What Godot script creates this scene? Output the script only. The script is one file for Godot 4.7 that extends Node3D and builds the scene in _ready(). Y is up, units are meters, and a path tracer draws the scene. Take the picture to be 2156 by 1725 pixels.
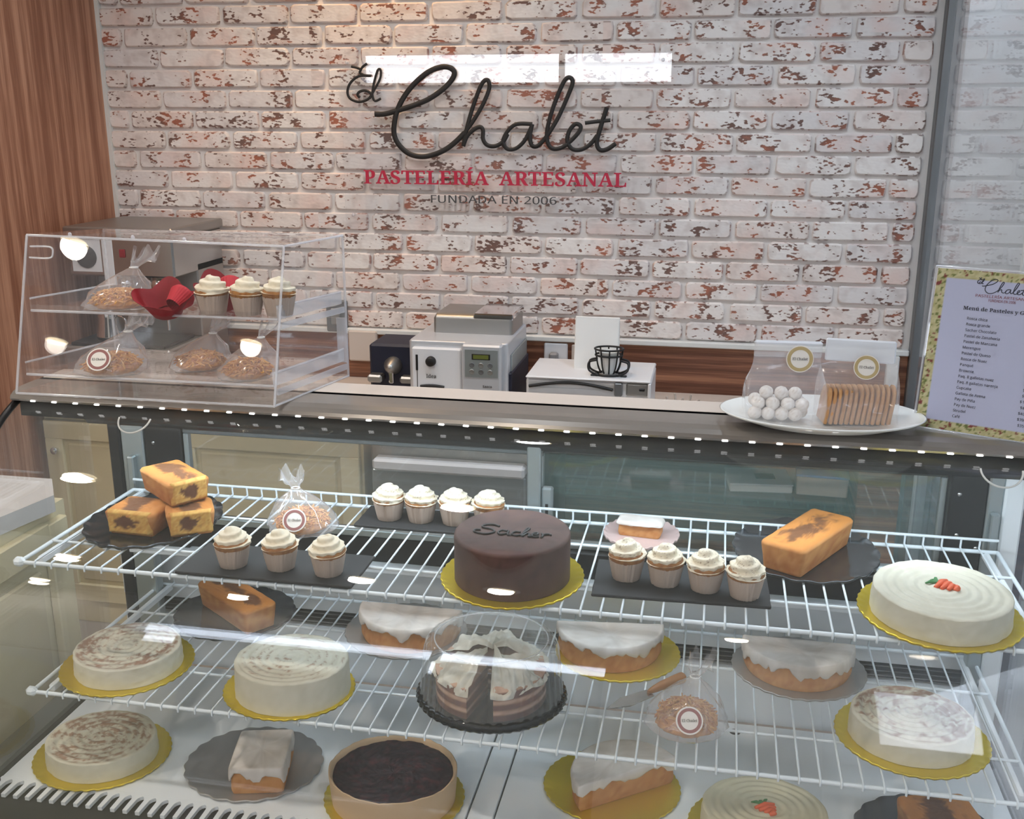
extends Node3D
# A pastry shop counter: a glass display case of cakes before a whitewashed brick wall. Metres, y up, floor at y = 0.

var M := {}
var taken := {}
var rng := RandomNumberGenerator.new()
var nz := FastNoiseLite.new()

const S1 := 0.947      # top of the wires of the upper rack
const S2 := 0.683      # the lower rack
const DK := 0.461      # the white deck
const TOP := 1.22      # top of the case

func _ready():
	# ---------------------------------------------------------------- camera
	var cam := Camera3D.new()
	cam.name = "camera"
	cam.fov = rad_to_deg(2.0 * atan(862.5 / 2206.0))
	cam.near = 0.05
	cam.far = 100.0
	cam.position = Vector3(0, 1.75, 0)
	cam.rotation = Vector3(-0.2756, 0.1939, 0.0005)
	add_child(cam)
	cam.current = true
	# ---------------------------------------------------------------- sky and exposure
	var we := WorldEnvironment.new()
	we.name = "environment"
	var env := Environment.new()
	var sm := ProceduralSkyMaterial.new()
	sm.sky_top_color = Color(0.86, 0.92, 1.0)
	sm.sky_horizon_color = Color(0.97, 0.98, 1.0)
	sm.ground_horizon_color = Color(0.62, 0.63, 0.65)
	sm.ground_bottom_color = Color(0.55, 0.56, 0.58)
	sm.sky_energy_multiplier = 2.4
	sm.ground_energy_multiplier = 1.2
	env.background_mode = Environment.BG_SKY
	env.sky = Sky.new()
	env.sky.sky_material = sm
	env.tonemap_mode = Environment.TONE_MAPPER_LINEAR
	env.tonemap_exposure = 1.4
	env.sdfgi_enabled = true
	env.ssao_enabled = true
	env.ssil_enabled = true
	we.environment = env
	add_child(we)
	# ---------------------------------------------------------------- light inside the case, under its top
	var al := AreaLight3D.new()
	al.name = "case_strip_light"
	al.area_size = Vector2(1.82, 0.03)
	al.area_normalize_energy = true
	al.light_energy = 0.36
	al.light_color = Color(0.90, 0.96, 1.0)
	al.shadow_enabled = true
	al.position = Vector3(-0.365, 1.168, -1.835)
	al.rotation = Vector3(-PI / 2 + 0.1, 0, 0)
	add_child(al)

	nz.seed = 11
	nz.frequency = 1.0
	rng.seed = 7
	materials()
	room()
	outdoors()
	lamps()
	back_counter()
	wall_sign()
	display_case()
	racks()
	counter_top_things()
	upper_rack_things()
	lower_rack_things()
	deck_things()

# ==================================================================== helpers
class MB:
	var P := PackedVector3Array()
	var C := PackedColorArray()
	var U := PackedVector2Array()
	var I := PackedInt32Array()
	var xf := Transform3D.IDENTITY
	var col := Color(1, 1, 1)
	func v(p: Vector3) -> int:
		P.append(xf * p)
		C.append(col)
		return P.size() - 1
	func tri(a: int, b: int, c: int):
		I.append(a); I.append(c); I.append(b)
	func quad(a: int, b: int, c: int, d: int):
		tri(a, b, c); tri(a, c, d)
	func face(pts: Array):
		var k := []
		for p in pts: k.append(v(p))
		for i in range(1, k.size() - 1): tri(k[0], k[i], k[i + 1])
	func facec(pts: Array, c: Vector3):
		var m := Vector3.ZERO
		for p in pts: m += p
		m /= pts.size()
		var n: Vector3 = (pts[1] - pts[0]).cross(pts[2] - pts[0])
		if n.dot(m - c) < 0: pts.reverse()
		face(pts)
	func box(c: Vector3, s: Vector3, b := 0.0):
		var h := s / 2
		b = minf(b, minf(h.x, minf(h.y, h.z)) * 0.9)
		if b <= 0:
			for ax in 3:
				for sg in [-1.0, 1.0]:
					var pts := []
					for q in [[-1, -1], [1, -1], [1, 1], [-1, 1]]:
						var p := Vector3.ZERO
						p[ax] = sg * h[ax]
						p[(ax + 1) % 3] = q[0] * h[(ax + 1) % 3]
						p[(ax + 2) % 3] = q[1] * h[(ax + 2) % 3]
						pts.append(c + p)
					facec(pts, c)
			return
		var pt := func(s0: Vector3, ax: int) -> Vector3:
			var p := Vector3(s0.x * (h.x - b), s0.y * (h.y - b), s0.z * (h.z - b))
			p[ax] = s0[ax] * h[ax]
			return c + p
		for ax in 3:
			var e := (ax + 1) % 3
			var f := (ax + 2) % 3
			for sg in [-1.0, 1.0]:
				var pts := []
				for q in [[-1, -1], [1, -1], [1, 1], [-1, 1]]:
					var s0 := Vector3.ZERO
					s0[ax] = sg; s0[e] = q[0]; s0[f] = q[1]
					pts.append(pt.call(s0, ax))
				facec(pts, c)
				for sf in [-1.0, 1.0]:   # the edge between faces e and f, running along ax
					var s1 := Vector3.ZERO
					s1[e] = sg; s1[f] = sf; s1[ax] = -1
					var s2 := s1
					s2[ax] = 1
					facec([pt.call(s1, e), pt.call(s2, e), pt.call(s2, f), pt.call(s1, f)], c)
		for x in [-1, 1]:
			for y in [-1, 1]:
				for z in [-1, 1]:
					var s0 := Vector3(x, y, z)
					facec([pt.call(s0, 0), pt.call(s0, 1), pt.call(s0, 2)], c)
	# rows of points -> a smooth sheet; ku rows wrap round
	func sheet(rows: Array, wrap := false, cols = null):
		var n: int = rows[0].size()
		var base := P.size()
		for j in rows.size():
			for i in n:
				P.append(xf * rows[j][i])
				C.append(cols[j][i] if cols != null else col)
		for j in rows.size() - 1:
			for i in (n if wrap else n - 1):
				var i2 := (i + 1) % n
				quad(base + j * n + i, base + j * n + i2, base + (j + 1) * n + i2, base + (j + 1) * n + i)
	# profile of Vector2(radius, y), from the outside up; mod(theta, k, p) -> Vector3 and tint(theta, k, p) -> Color
	func lathe(prof: Array, segs: int, mod = null, tint = null, a0 := 0.0, a1 := TAU, o := Vector3.ZERO):
		var closed := absf(a1 - a0 - TAU) < 1e-4
		var rows := []
		var cols := []
		for k in prof.size():
			var row := []
			var cr := []
			for i in (segs if closed else segs + 1):
				var t := a0 + (a1 - a0) * i / segs
				var p := Vector3(prof[k].x * cos(t), prof[k].y, -prof[k].x * sin(t))
				if mod != null: p = mod.call(t, k, p)
				row.append(o + p)
				cr.append(tint.call(t, k, p) if tint != null else col)
			rows.append(row); cols.append(cr)
		sheet(rows, closed, cols)
	func tube(pts: Array, r, sides := 8, closed := false, flat := 1.0):
		var n := pts.size()
		var rows := []
		var side := Vector3.ZERO
		for i in n:
			var a: Vector3 = pts[(i - 1 + n) % n] if closed or i > 0 else pts[i]
			var b: Vector3 = pts[(i + 1) % n] if closed or i < n - 1 else pts[i]
			var d := (b - a).normalized()
			if side == Vector3.ZERO:
				side = d.cross(Vector3(0.13, 0.31, 0.94)).normalized()
			side = (side - d * side.dot(d)).normalized()
			var up := side.cross(d)
			var rr: float = r[i] if r is Array else r
			var row := []
			for k in sides:
				var t := -TAU * k / sides
				row.append(pts[i] + (side * cos(t) + up * sin(t)) * rr)
			rows.append(row)
		if closed: rows.append(rows[0])
		if flat != 1.0:
			var z0: float = pts[0].z
			for row in rows:
				for k in sides: row[k].z = z0 + (row[k].z - z0) * flat
		sheet(rows, true)
		if not closed:
			var e: Array = rows[0].duplicate()
			var q: Vector3 = pts[1]
			facec(e, q)
			facec(rows[n - 1].duplicate(), pts[n - 2])
	# an outline in x, y pushed from z0 to z1
	func prism(poly: PackedVector2Array, z0: float, z1: float):
		var area := 0.0
		for i in poly.size(): area += poly[i].cross(poly[(i + 1) % poly.size()])
		if area < 0: poly.reverse()
		var ix := Geometry2D.triangulate_polygon(poly)
		for z in [z0, z1]:
			var base := P.size()
			for p in poly: v(Vector3(p.x, p.y, z))
			for i in range(0, ix.size(), 3):
				var a := poly[ix[i]]; var b := poly[ix[i + 1]]; var c := poly[ix[i + 2]]
				if ((b - a).cross(c - a) > 0) == (z == z1): tri(base + ix[i], base + ix[i + 1], base + ix[i + 2])
				else: tri(base + ix[i], base + ix[i + 2], base + ix[i + 1])
		for i in poly.size():
			var a := poly[i]; var b := poly[(i + 1) % poly.size()]
			face([Vector3(a.x, a.y, z0), Vector3(b.x, b.y, z0), Vector3(b.x, b.y, z1), Vector3(a.x, a.y, z1)])
	func mesh() -> ArrayMesh:
		var N := PackedVector3Array()
		N.resize(P.size())
		for i in range(0, I.size(), 3):
			var n := (P[I[i + 2]] - P[I[i]]).cross(P[I[i + 1]] - P[I[i]])
			for k in 3: N[I[i + k]] += n
		for i in N.size(): N[i] = N[i].normalized() if N[i].length_squared() > 1e-24 else Vector3.UP
		var a := []
		a.resize(Mesh.ARRAY_MAX)
		a[Mesh.ARRAY_VERTEX] = P
		a[Mesh.ARRAY_NORMAL] = N
		a[Mesh.ARRAY_COLOR] = C
		a[Mesh.ARRAY_INDEX] = I
		var m := ArrayMesh.new()
		m.add_surface_from_arrays(Mesh.PRIMITIVE_TRIANGLES, a)
		return m

func numbered(called: String) -> String:
	var n: int = taken.get(called, 0)
	taken[called] = n + 1
	return called if n == 0 else "%s_%03d" % [called, n]

func thing(called: String, label: String, category: String, at := Vector3.ZERO, turn := 0.0, group := "") -> Node3D:
	var o := Node3D.new()
	o.name = numbered(called)
	add_child(o)
	o.position = at
	o.rotation.y = turn
	return tag(o, label, category, group)

func tag(o: Node3D, label: String, category: String, group := "") -> Node3D:
	o.set_meta("label", label)
	o.set_meta("category", category)
	if group: o.set_meta("group", group)
	return o

func part(called: String, mesh, mat: Material, parent: Node = null, at := Vector3.ZERO, label := "") -> MeshInstance3D:
	var o := MeshInstance3D.new()
	o.mesh = mesh.mesh() if mesh is MB else mesh
	if parent == null:
		o.name = numbered(called)
		add_child(o)
	else:
		o.name = called
		parent.add_child(o, true)
	o.material_override = mat
	o.position = at
	if label: o.set_meta("label", label)
	return o

func struct(called: String, mesh, mat: Material, parent: Node = null) -> MeshInstance3D:
	var o := part(called, mesh, mat, parent)
	if parent == null: o.set_meta("kind", "structure")
	return o

func single(called: String, mesh, mat: Material, label: String, category: String, at := Vector3.ZERO, turn := 0.0, group := "") -> MeshInstance3D:
	var o := part(called, mesh, mat, null, at)
	o.rotation.y = turn
	tag(o, label, category, group)
	return o

func copy(o: Node3D, label: String, at: Vector3, turn := 0.0) -> Node3D:
	var c: Node3D = o.duplicate()
	var base := String(o.name)
	if base.length() > 4 and base.substr(base.length() - 4).begins_with("_") and base.substr(base.length() - 3).is_valid_int():
		base = base.substr(0, base.length() - 4)
	c.name = numbered(base)
	add_child(c)
	c.position = at
	c.rotation.y = turn
	c.set_meta("label", label)
	return c

func bx(c: Vector3, s: Vector3, b := 0.0) -> MB:
	var m := MB.new()
	m.box(c, s, b)
	return m

func span(lo: Vector3, hi: Vector3, b := 0.0) -> MB:
	return bx((lo + hi) / 2, hi - lo, b)

func lin(r: int, g: int, b: int) -> Color:
	return Color8(r, g, b).srgb_to_linear()

# points round a rounded rectangle in x, z, in the order that lathe() goes
func plan(hx: float, hz: float, rc: float, per := 5, edge := 4) -> Array:
	var out := []
	var cs := [[1, -1, 0.0], [-1, -1, PI / 2], [-1, 1, PI], [1, 1, PI * 1.5]]
	for k in 4:
		var c = cs[k]
		var o := Vector2(c[0] * (hx - rc), c[1] * (hz - rc))
		for i in per:
			var t: float = c[2] + PI / 2 * i / (per - 1)
			out.append(o + Vector2(cos(t), -sin(t)) * rc)
		var nx = cs[(k + 1) % 4]
		var o2 := Vector2(nx[0] * (hx - rc), nx[1] * (hz - rc))
		var t2: float = nx[2]
		var a: Vector2 = out[out.size() - 1]
		var b := o2 + Vector2(cos(t2), -sin(t2)) * rc
		for i in range(1, edge): out.append(a.lerp(b, float(i) / edge))
	return out

# rows of Vector3(inset, y, scale) on a rounded rectangle
func block(m: MB, hx: float, hz: float, rc: float, prof: Array, mod = null, tint = null, per := 5, edge := 6):
	var rows := []
	var cols := []
	for k in prof.size():
		var q: Vector3 = prof[k]
		var row := []
		var cr := []
		for p2 in plan(hx - q.x, hz - q.x, maxf(rc - q.x, 0.001), per, edge):
			var p := Vector3(p2.x * q.z, q.y, p2.y * q.z)
			if mod != null: p = mod.call(p, k)
			row.append(p)
			cr.append(tint.call(p, k) if tint != null else m.col)
		rows.append(row); cols.append(cr)
	m.sheet(rows, true, cols)

func fb(p: Vector3, f: float, oct := 3) -> float:   # fractal noise about -1..1
	var s := 0.0
	var a := 1.0
	for i in oct:
		s += a * nz.get_noise_3dv(p * f)
		f *= 2.1
		a *= 0.5
	return s * 1.1

func spline(pts: Array, n := 8) -> Array:
	var out := []
	for i in pts.size() - 1:
		var a = pts[maxi(i - 1, 0)]; var b = pts[i]; var c = pts[i + 1]; var d = pts[mini(i + 2, pts.size() - 1)]
		for k in n:
			out.append(b.cubic_interpolate(c, a, d, float(k) / n))
	out.append(pts[pts.size() - 1])
	return out

func text(s: String, size: float, depth: float, serif := false, bold := false) -> TextMesh:
	var t := TextMesh.new()
	var f := SystemFont.new()
	f.font_names = PackedStringArray(["Droid Serif" if serif else "Droid Sans"])
	if bold: f.font_weight = 700
	t.font = f
	t.text = s
	t.font_size = 64
	t.pixel_size = size / 46.0    # size = height of the capitals
	t.depth = depth
	t.curve_step = 2.0
	return t

# ==================================================================== materials
func mat(called: String, c: Color, rough := 0.6, metal := 0.0, coat := 0.0) -> StandardMaterial3D:
	var m := StandardMaterial3D.new()
	m.resource_name = called
	m.albedo_color = c
	m.roughness = rough
	m.metallic = metal
	if coat > 0:
		m.clearcoat_enabled = true
		m.clearcoat = coat
		m.clearcoat_roughness = 0.1
	M[called] = m
	return m

func vmat(called: String, rough := 0.6, coat := 0.0) -> StandardMaterial3D:
	var m := mat(called, Color.WHITE, rough, 0.0, coat)
	m.vertex_color_use_as_albedo = true
	return m

func pane(called: String, c: Color, alpha: float, rough := 0.0) -> StandardMaterial3D:
	var m := mat(called, Color(c.r, c.g, c.b, alpha), rough)
	m.transparency = BaseMaterial3D.TRANSPARENCY_ALPHA
	return m

func grain_image(seed_: int, w: int, h: int, dark: Color, light: Color, along_x: bool) -> ImageTexture:
	var n := FastNoiseLite.new()
	n.seed = seed_
	n.noise_type = FastNoiseLite.TYPE_SIMPLEX_SMOOTH
	n.frequency = 0.035
	n.fractal_octaves = 4
	n.fractal_gain = 0.6
	var a := n.get_image(w, h / 32)
	a.resize(w, h, Image.INTERPOLATE_CUBIC)
	a.convert(Image.FORMAT_L8)
	n.seed = seed_ + 5
	n.frequency = 0.25
	var b := n.get_image(w, h / 16)
	b.resize(w, h, Image.INTERPOLATE_CUBIC)
	b.convert(Image.FORMAT_L8)
	var da := a.get_data()
	var db := b.get_data()
	var o := PackedByteArray()
	o.resize(w * h * 3)
	for i in w * h:
		var t := clampf((da[i] / 255.0 - 0.5) * 1.5 + 0.5 + (db[i] / 255.0 - 0.5) * 0.7, 0.0, 1.0)
		var c := dark.lerp(light, t)
		var q := i
		if along_x: q = (i % w) * h + i / w
		o[q * 3] = int(c.r * 255); o[q * 3 + 1] = int(c.g * 255); o[q * 3 + 2] = int(c.b * 255)
	var im := Image.create_from_data(h if along_x else w, w if along_x else h, false, Image.FORMAT_RGB8, o)
	return ImageTexture.create_from_image(im)

func brick_images() -> Array:
	var W := 2048
	var H := 1024
	var n := FastNoiseLite.new()
	n.noise_type = FastNoiseLite.TYPE_SIMPLEX_SMOOTH
	n.fractal_octaves = 3
	var data := []
	for q in [[3, 0.12, 2], [9, 0.05, 2], [21, 0.010, 1], [33, 0.006, 1], [41, 0.02, 1]]:
		n.seed = q[0]
		n.frequency = q[1]
		var im := n.get_image(W / q[2], H)    # squeezed: the strokes of the whitewash run along the bricks
		im.resize(W, H, Image.INTERPOLATE_BILINEAR)
		im.convert(Image.FORMAT_L8)
		data.append(im.get_data())
	var o := PackedByteArray()
	o.resize(W * H * 3)
	var hgt := PackedByteArray()
	hgt.resize(W * H)
	var d0: PackedByteArray = data[0]
	var d1: PackedByteArray = data[1]
	var d2: PackedByteArray = data[2]
	var d3: PackedByteArray = data[3]
	var d4: PackedByteArray = data[4]
	var white := Color8(240, 234, 230)
	var pink := Color8(238, 216, 208)
	var dark := Color8(112, 84, 76)
	var red := Color8(168, 100, 78)
	for i in W * H:
		var f := d0[i] / 255.0
		var g := d1[i] / 255.0
		var big := d2[i] / 255.0
		var hue := d3[i] / 255.0
		var w := d4[i] / 255.0
		var s := (f - 0.5) * 1.0 + (g - 0.5) * 0.9 + (big - 0.5) * 1.05
		var bare := smoothstep(0.235, 0.32, s)
		var c := white.lerp(pink, clampf((hue - 0.42) * 2.6, 0.0, 1.0) * 0.8)
		c = c.lerp(Color8(196, 182, 175), clampf((w - 0.5) * 1.2, 0.0, 0.5))
		c = c.lerp(dark.lerp(red, clampf((hue - 0.32) * 2.8 + (g - 0.62) * 1.5, 0.0, 1.0)), bare * 0.92)
		o[i * 3] = int(c.r * 255); o[i * 3 + 1] = int(c.g * 255); o[i * 3 + 2] = int(c.b * 255)
		hgt[i] = int(clampf(190.0 - bare * 120.0 + (f - 0.5) * 90.0, 0, 255))
	return [ImageTexture.create_from_image(Image.create_from_data(W, H, false, Image.FORMAT_RGB8, o)), ImageTexture.create_from_image(Image.create_from_data(W, H, false, Image.FORMAT_L8, hgt))]

func materials():
	var bi := brick_images()
	for k in 3:
		var m := mat("whitewashed_brick_%d" % k, [Color8(255, 255, 255), Color8(250, 246, 244), Color8(244, 244, 246)][k], 0.85)
		m.albedo_texture = bi[0]
		m.heightmap_enabled = true
		m.heightmap_texture = bi[1]
		m.heightmap_scale = 0.25
		m.uv1_triplanar = true
		m.uv1_world_triplanar = true
		m.uv1_scale = Vector3(1.0 / 3.0, 1.0 / 1.5, 1.0 / 3.0)
		m.uv1_offset = Vector3(0.7667 + [0.0, 0.37, 0.71][k], -0.6 + [0.0, 0.53, 0.27][k], 0.2)
	mat("mortar", Color8(232, 226, 222), 0.9)
	var wv := mat("wood_panel_upright", Color.WHITE, 0.55)
	wv.albedo_texture = grain_image(4, 512, 1024, Color8(140, 94, 72), Color8(190, 144, 118), false)
	wv.uv1_triplanar = true
	wv.uv1_world_triplanar = true
	wv.uv1_scale = Vector3(1.0 / 0.9, 1.0 / 2.6, 1.0 / 0.9)
	var wh := mat("wood_panel_level", Color.WHITE, 0.5)
	wh.albedo_texture = grain_image(14, 512, 1024, Color8(98, 60, 44), Color8(168, 118, 90), true)
	wh.uv1_triplanar = true
	wh.uv1_world_triplanar = true
	wh.uv1_scale = Vector3(1.0 / 3.4, 1.0 / 0.7, 1.0 / 3.4)
	wh.uv1_offset = Vector3(0.72, 0.0, 0.0)
	mat("white_paint", Color8(228, 228, 226), 0.7)
	mat("ceiling_paint", Color8(112, 104, 98), 0.9)
	mat("floor_tile", Color8(150, 142, 134), 0.35)
	mat("outdoor_paint", Color8(226, 226, 224), 0.9)
	mat("grey_render", Color8(74, 74, 76), 0.9)
	mat("paving", Color8(74, 84, 98), 0.8)
	mat("trim_white", Color8(222, 224, 222), 0.5)
	mat("dark_aluminium", Color8(120, 122, 124), 0.4, 0.5)
	mat("rail_grey", Color8(96, 100, 100), 0.6, 0.2)
	mat("aluminium", Color8(176, 186, 188), 0.38, 0.8)
	mat("steel", Color8(188, 188, 188), 0.25, 1.0)
	mat("dull_steel", Color8(172, 172, 170), 0.42, 1.0)
	mat("chrome", Color8(225, 225, 228), 0.08, 1.0)
	mat("silver_plastic", Color8(204, 207, 212), 0.32, 0.35)
	mat("light_plastic", Color8(224, 226, 230), 0.35)
	mat("black", Color8(24, 24, 26), 0.45)
	mat("black_gloss", Color8(14, 14, 16), 0.15)
	mat("gap_black", Color8(8, 8, 9), 1.0).metallic_specular = 0.0
	mat("navy", Color8(24, 28, 48), 0.5)
	mat("case_white", Color8(232, 238, 242), 0.4)
	mat("wire_white", Color8(226, 236, 242), 0.35)
	mat("cream_door", Color8(218, 209, 172), 0.5)
	mat("cream_panel", Color8(206, 196, 160), 0.55)
	mat("stone", Color8(178, 170, 162), 0.25)
	mat("marble", Color8(206, 206, 206), 0.22)
	mat("grey_top", Color8(140, 134, 128), 0.2, 0.3)
	mat("beige_top", Color8(206, 194, 184), 0.4)
	pane("glass", Color(0.93, 0.98, 0.97), 0.02)
	pane("green_glass", Color(0.55, 0.72, 0.70), 0.09)
	pane("acrylic", Color(0.97, 0.98, 1.0), 0.012)
	pane("acrylic_edge", Color(0.96, 0.97, 1.0), 0.3, 0.1)
	pane("film", Color(0.96, 0.96, 0.98), 0.17, 0.1)
	pane("film_white", Color(0.95, 0.97, 1.0), 0.62, 0.2)
	pane("dome_plastic", Color(0.94, 0.96, 0.96), 0.10, 0.05)
	mat("ink_black", Color8(30, 27, 26), 0.5)
	mat("ink_red", Color8(186, 34, 66), 0.5)
	mat("ink_grey", Color8(74, 72, 72), 0.5)
	mat("print_ink", Color8(56, 58, 72), 0.8)
	mat("print_rose", Color8(150, 92, 104), 0.8)
	mat("paper", Color8(206, 210, 232), 0.8)
	mat("paper_white", Color8(236, 236, 234), 0.85)
	mat("sticker", Color8(232, 228, 222), 0.6)
	mat("gold_ring", Color8(182, 162, 116), 0.5)
	mat("rose_ring", Color8(150, 100, 98), 0.6)
	mat("gold_board", Color8(224, 198, 58), 0.28, 0.7)
	mat("silver_board", Color8(176, 174, 172), 0.35, 0.7)
	mat("slate", Color8(38, 38, 40), 0.65)
	mat("dark_plate", Color8(84, 86, 90), 0.14, 0.8)
	mat("white_ceramic", Color8(236, 238, 236), 0.2, 0.0, 0.4)
	mat("rose_glass", Color8(196, 172, 168), 0.25)
	mat("cup_paper", Color8(186, 168, 154), 0.8)
	vmat("cake", 0.8)
	vmat("frosting", 0.6)
	vmat("icing", 0.6)
	vmat("chocolate", 0.72)
	vmat("berry", 0.55)
	vmat("print", 0.8)
	mat("collar", Color8(208, 178, 142), 0.8)
	mat("red_paper", Color8(140, 16, 30), 0.75)
	mat("red_liner", Color8(190, 30, 48), 0.7)
	mat("carrot_orange", Color8(226, 96, 48), 0.5)
	mat("leaf_green", Color8(62, 130, 72), 0.6)
	mat("lcd", Color8(104, 112, 52), 0.3)
	mat("red_plastic", Color8(196, 60, 48), 0.4)
	mat("cable_grey", Color8(150, 150, 152), 0.5)
	mat("wood_handle", Color8(150, 96, 44), 0.5)
	mat("yellow_note", Color8(206, 196, 110), 0.8)
	mat("book_blue", Color8(60, 130, 200), 0.6)
	for q in [["lamp_glow", Color(1.0, 0.92, 0.76), 7.0], ["led_glow", Color(1.0, 1.0, 1.0), 2.2]]:
		var e := mat(q[0], Color.WHITE)
		e.emission_enabled = true
		e.emission = q[1]
		e.emission_energy_multiplier = q[2]

# ==================================================================== the room
const WX0 := -2.235
const WX1 := 0.645
const WZ := -3.65

func room():
	struct("floor", span(Vector3(-4.7, -0.2, WZ - 0.2), Vector3(0.72, 0.0, 2.7)), M.floor_tile)
	struct("ceiling", span(Vector3(-4.7, 2.95, WZ - 0.2), Vector3(0.72, 3.15, 2.7)), M.ceiling_paint)
	# back wall: recessed mortar bed with every brick of the part in view built singly
	var wall := struct("wall_back", span(Vector3(-2.36, 0, WZ - 0.2), Vector3(0.72, 2.95, WZ)), M.mortar)
	var variants := []
	for k in 5: variants.append(brick_mesh(0.24, 0.0605, k).mesh())
	var pitch := 0.0707
	var len_ := 0.2535
	var high := MB.new()
	for row in 28:
		var yc := 0.985 + pitch * (row + 0.5)
		if yc > 2.93: break
		var x := WX0 + 0.012 - (0.155 if row % 2 == 0 else 0.03) + rng.randf_range(-0.012, 0.012)
		while x < WX1 - 0.03:
			var a := maxf(x, WX0 + 0.01)
			var b := minf(x + len_ - 0.013, WX1 - 0.02)
			if b - a > 0.03:
				var w := b - a
				if yc < 2.25:
					var whole := absf(w - (len_ - 0.013)) < 0.002
					var o := part("brick", variants[rng.randi() % 5] if whole else brick_mesh(w, 0.0605, 7).mesh(), M["whitewashed_brick_%d" % (rng.randi() % 3)], wall, Vector3((a + b) / 2, yc + rng.randf_range(-0.001, 0.001), WZ))
					if whole: o.rotation.z = rng.randf_range(-0.006, 0.006)
				else:
					high.xf = Transform3D(Basis(), Vector3((a + b) / 2, yc, WZ))
					var t := brick_mesh(w, 0.0605, 3)
					var base := high.P.size()
					for p in t.P: high.P.append(high.xf * p)
					for c in t.C: high.C.append(c)
					for i in t.I: high.I.append(base + i)
			x += len_ + rng.randf_range(-0.004, 0.004)
	var hp := part("brick_courses", high, M["whitewashed_brick_0"], wall)
	hp.set_meta("kind", "stuff")
	# wood band under the bricks, with its pale ledge
	struct("trim_1", span(Vector3(WX0, 0.0, WZ), Vector3(WX1, 0.966, WZ + 0.018)), M.wood_panel_level)
	struct("trim_2", span(Vector3(WX0, 0.966, WZ), Vector3(WX1, 0.985, WZ + 0.034), 0.003), M.trim_white)
	struct("trim_3", span(Vector3(0.575, 0.0, WZ + 0.018), Vector3(0.615, 0.966, WZ + 0.045), 0.003), M.trim_white)
	struct("trim_4", span(Vector3(WX0 - 0.002, 0.985, WZ), Vector3(WX0 + 0.014, 2.95, WZ + 0.02)), M.trim_white)
	# left: wood-clad partition; beyond it the rest of the shop
	struct("wall_left", span(Vector3(-2.36, 0, WZ), Vector3(WX0, 2.95, -2.45)), M.wood_panel_upright)
	struct("wall_side", span(Vector3(-4.7, 0, WZ - 0.2), Vector3(-4.55, 2.95, 2.7)), M.white_paint)
	struct("wall_rear", span(Vector3(-4.55, 0, WZ - 0.2), Vector3(-2.36, 2.95, WZ)), M.white_paint)
	# storefront behind the camera: a glazed opening
	var f := MB.new()
	f.box(Vector3(-4.03, 1.475, 2.6), Vector3(1.34, 2.95, 0.2))
	f.box(Vector3(0.115, 1.475, 2.6), Vector3(1.21, 2.95, 0.2))
	f.box(Vector3(-1.925, 2.61, 2.6), Vector3(2.87, 0.68, 0.2))
	struct("wall_front", f, M.white_paint)
	var w1 := struct("window_1", span(Vector3(-3.36, 0.0, 2.58), Vector3(-0.49, 2.27, 2.59)), M.glass)
	for x in [-3.33, -2.9, -1.52, -1.42, -0.52]:
		part("window_frame", bx(Vector3(x, 1.0, 2.57), Vector3(0.06, 2.0, 0.06)), M.trim_white if x == -1.42 else M.dark_aluminium, w1)
	part("window_frame", bx(Vector3(-1.925, 2.0, 2.57), Vector3(2.87, 0.04, 0.06)), M.dark_aluminium, w1)
	part("window_frame", bx(Vector3(-1.47, 2.14, 2.57), Vector3(0.05, 0.26, 0.06)), M.dark_aluminium, w1)
	var bl := MB.new()   # pulled-down blinds fill the glazing below the transom, but for two upright gaps
	for q in [[-3.34, -3.22, 0.02, 1.965], [-3.02, -1.50, 0.02, 1.965], [-1.38, -0.50, 0.02, 1.965], [-3.22, -3.02, 0.02, 1.80], [-1.50, -1.38, 0.02, 1.70]]:
		bl.box(Vector3((q[0] + q[1]) / 2, (q[2] + q[3]) / 2, 2.50), Vector3(q[1] - q[0], q[3] - q[2], 0.012))
	single("window_blind", bl, M.grey_render, "grey blind pulled down inside the shop window", "blind")
	# right: glass wall in a dark frame
	var w2 := Node3D.new()
	w2.name = "window_2"
	w2.set_meta("kind", "structure")
	add_child(w2)
	part("window_pane", span(Vector3(0.66, 0.06, -3.60), Vector3(0.668, 2.95, -2.49)), M.glass, w2)
	part("window_pane", span(Vector3(0.66, 0.06, -2.482), Vector3(0.668, 2.95, -0.6)), M.glass, w2)
	part("window_pane", span(Vector3(0.66, 0.06, -0.592), Vector3(0.668, 2.95, 1.2)), M.glass, w2)
	part("window_frame", span(Vector3(0.646, 0, -3.65), Vector3(0.70, 2.95, -3.60), 0.004), M.dark_aluminium, w2)
	part("window_frame", span(Vector3(0.652, 0, -3.60), Vector3(0.69, 0.06, 1.2), 0.003), M.dark_aluminium, w2)
	part("glazing_bead", span(Vector3(0.657, 0.06, -2.491), Vector3(0.669, 2.95, -2.481)), M.trim_white, w2)
	part("glazing_bead", span(Vector3(0.657, 0.06, -0.601), Vector3(0.669, 2.95, -0.591)), M.trim_white, w2)
	struct("wall_right", span(Vector3(0.65, 0, 1.2), Vector3(0.72, 2.95, 2.6)), M.white_paint)

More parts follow.
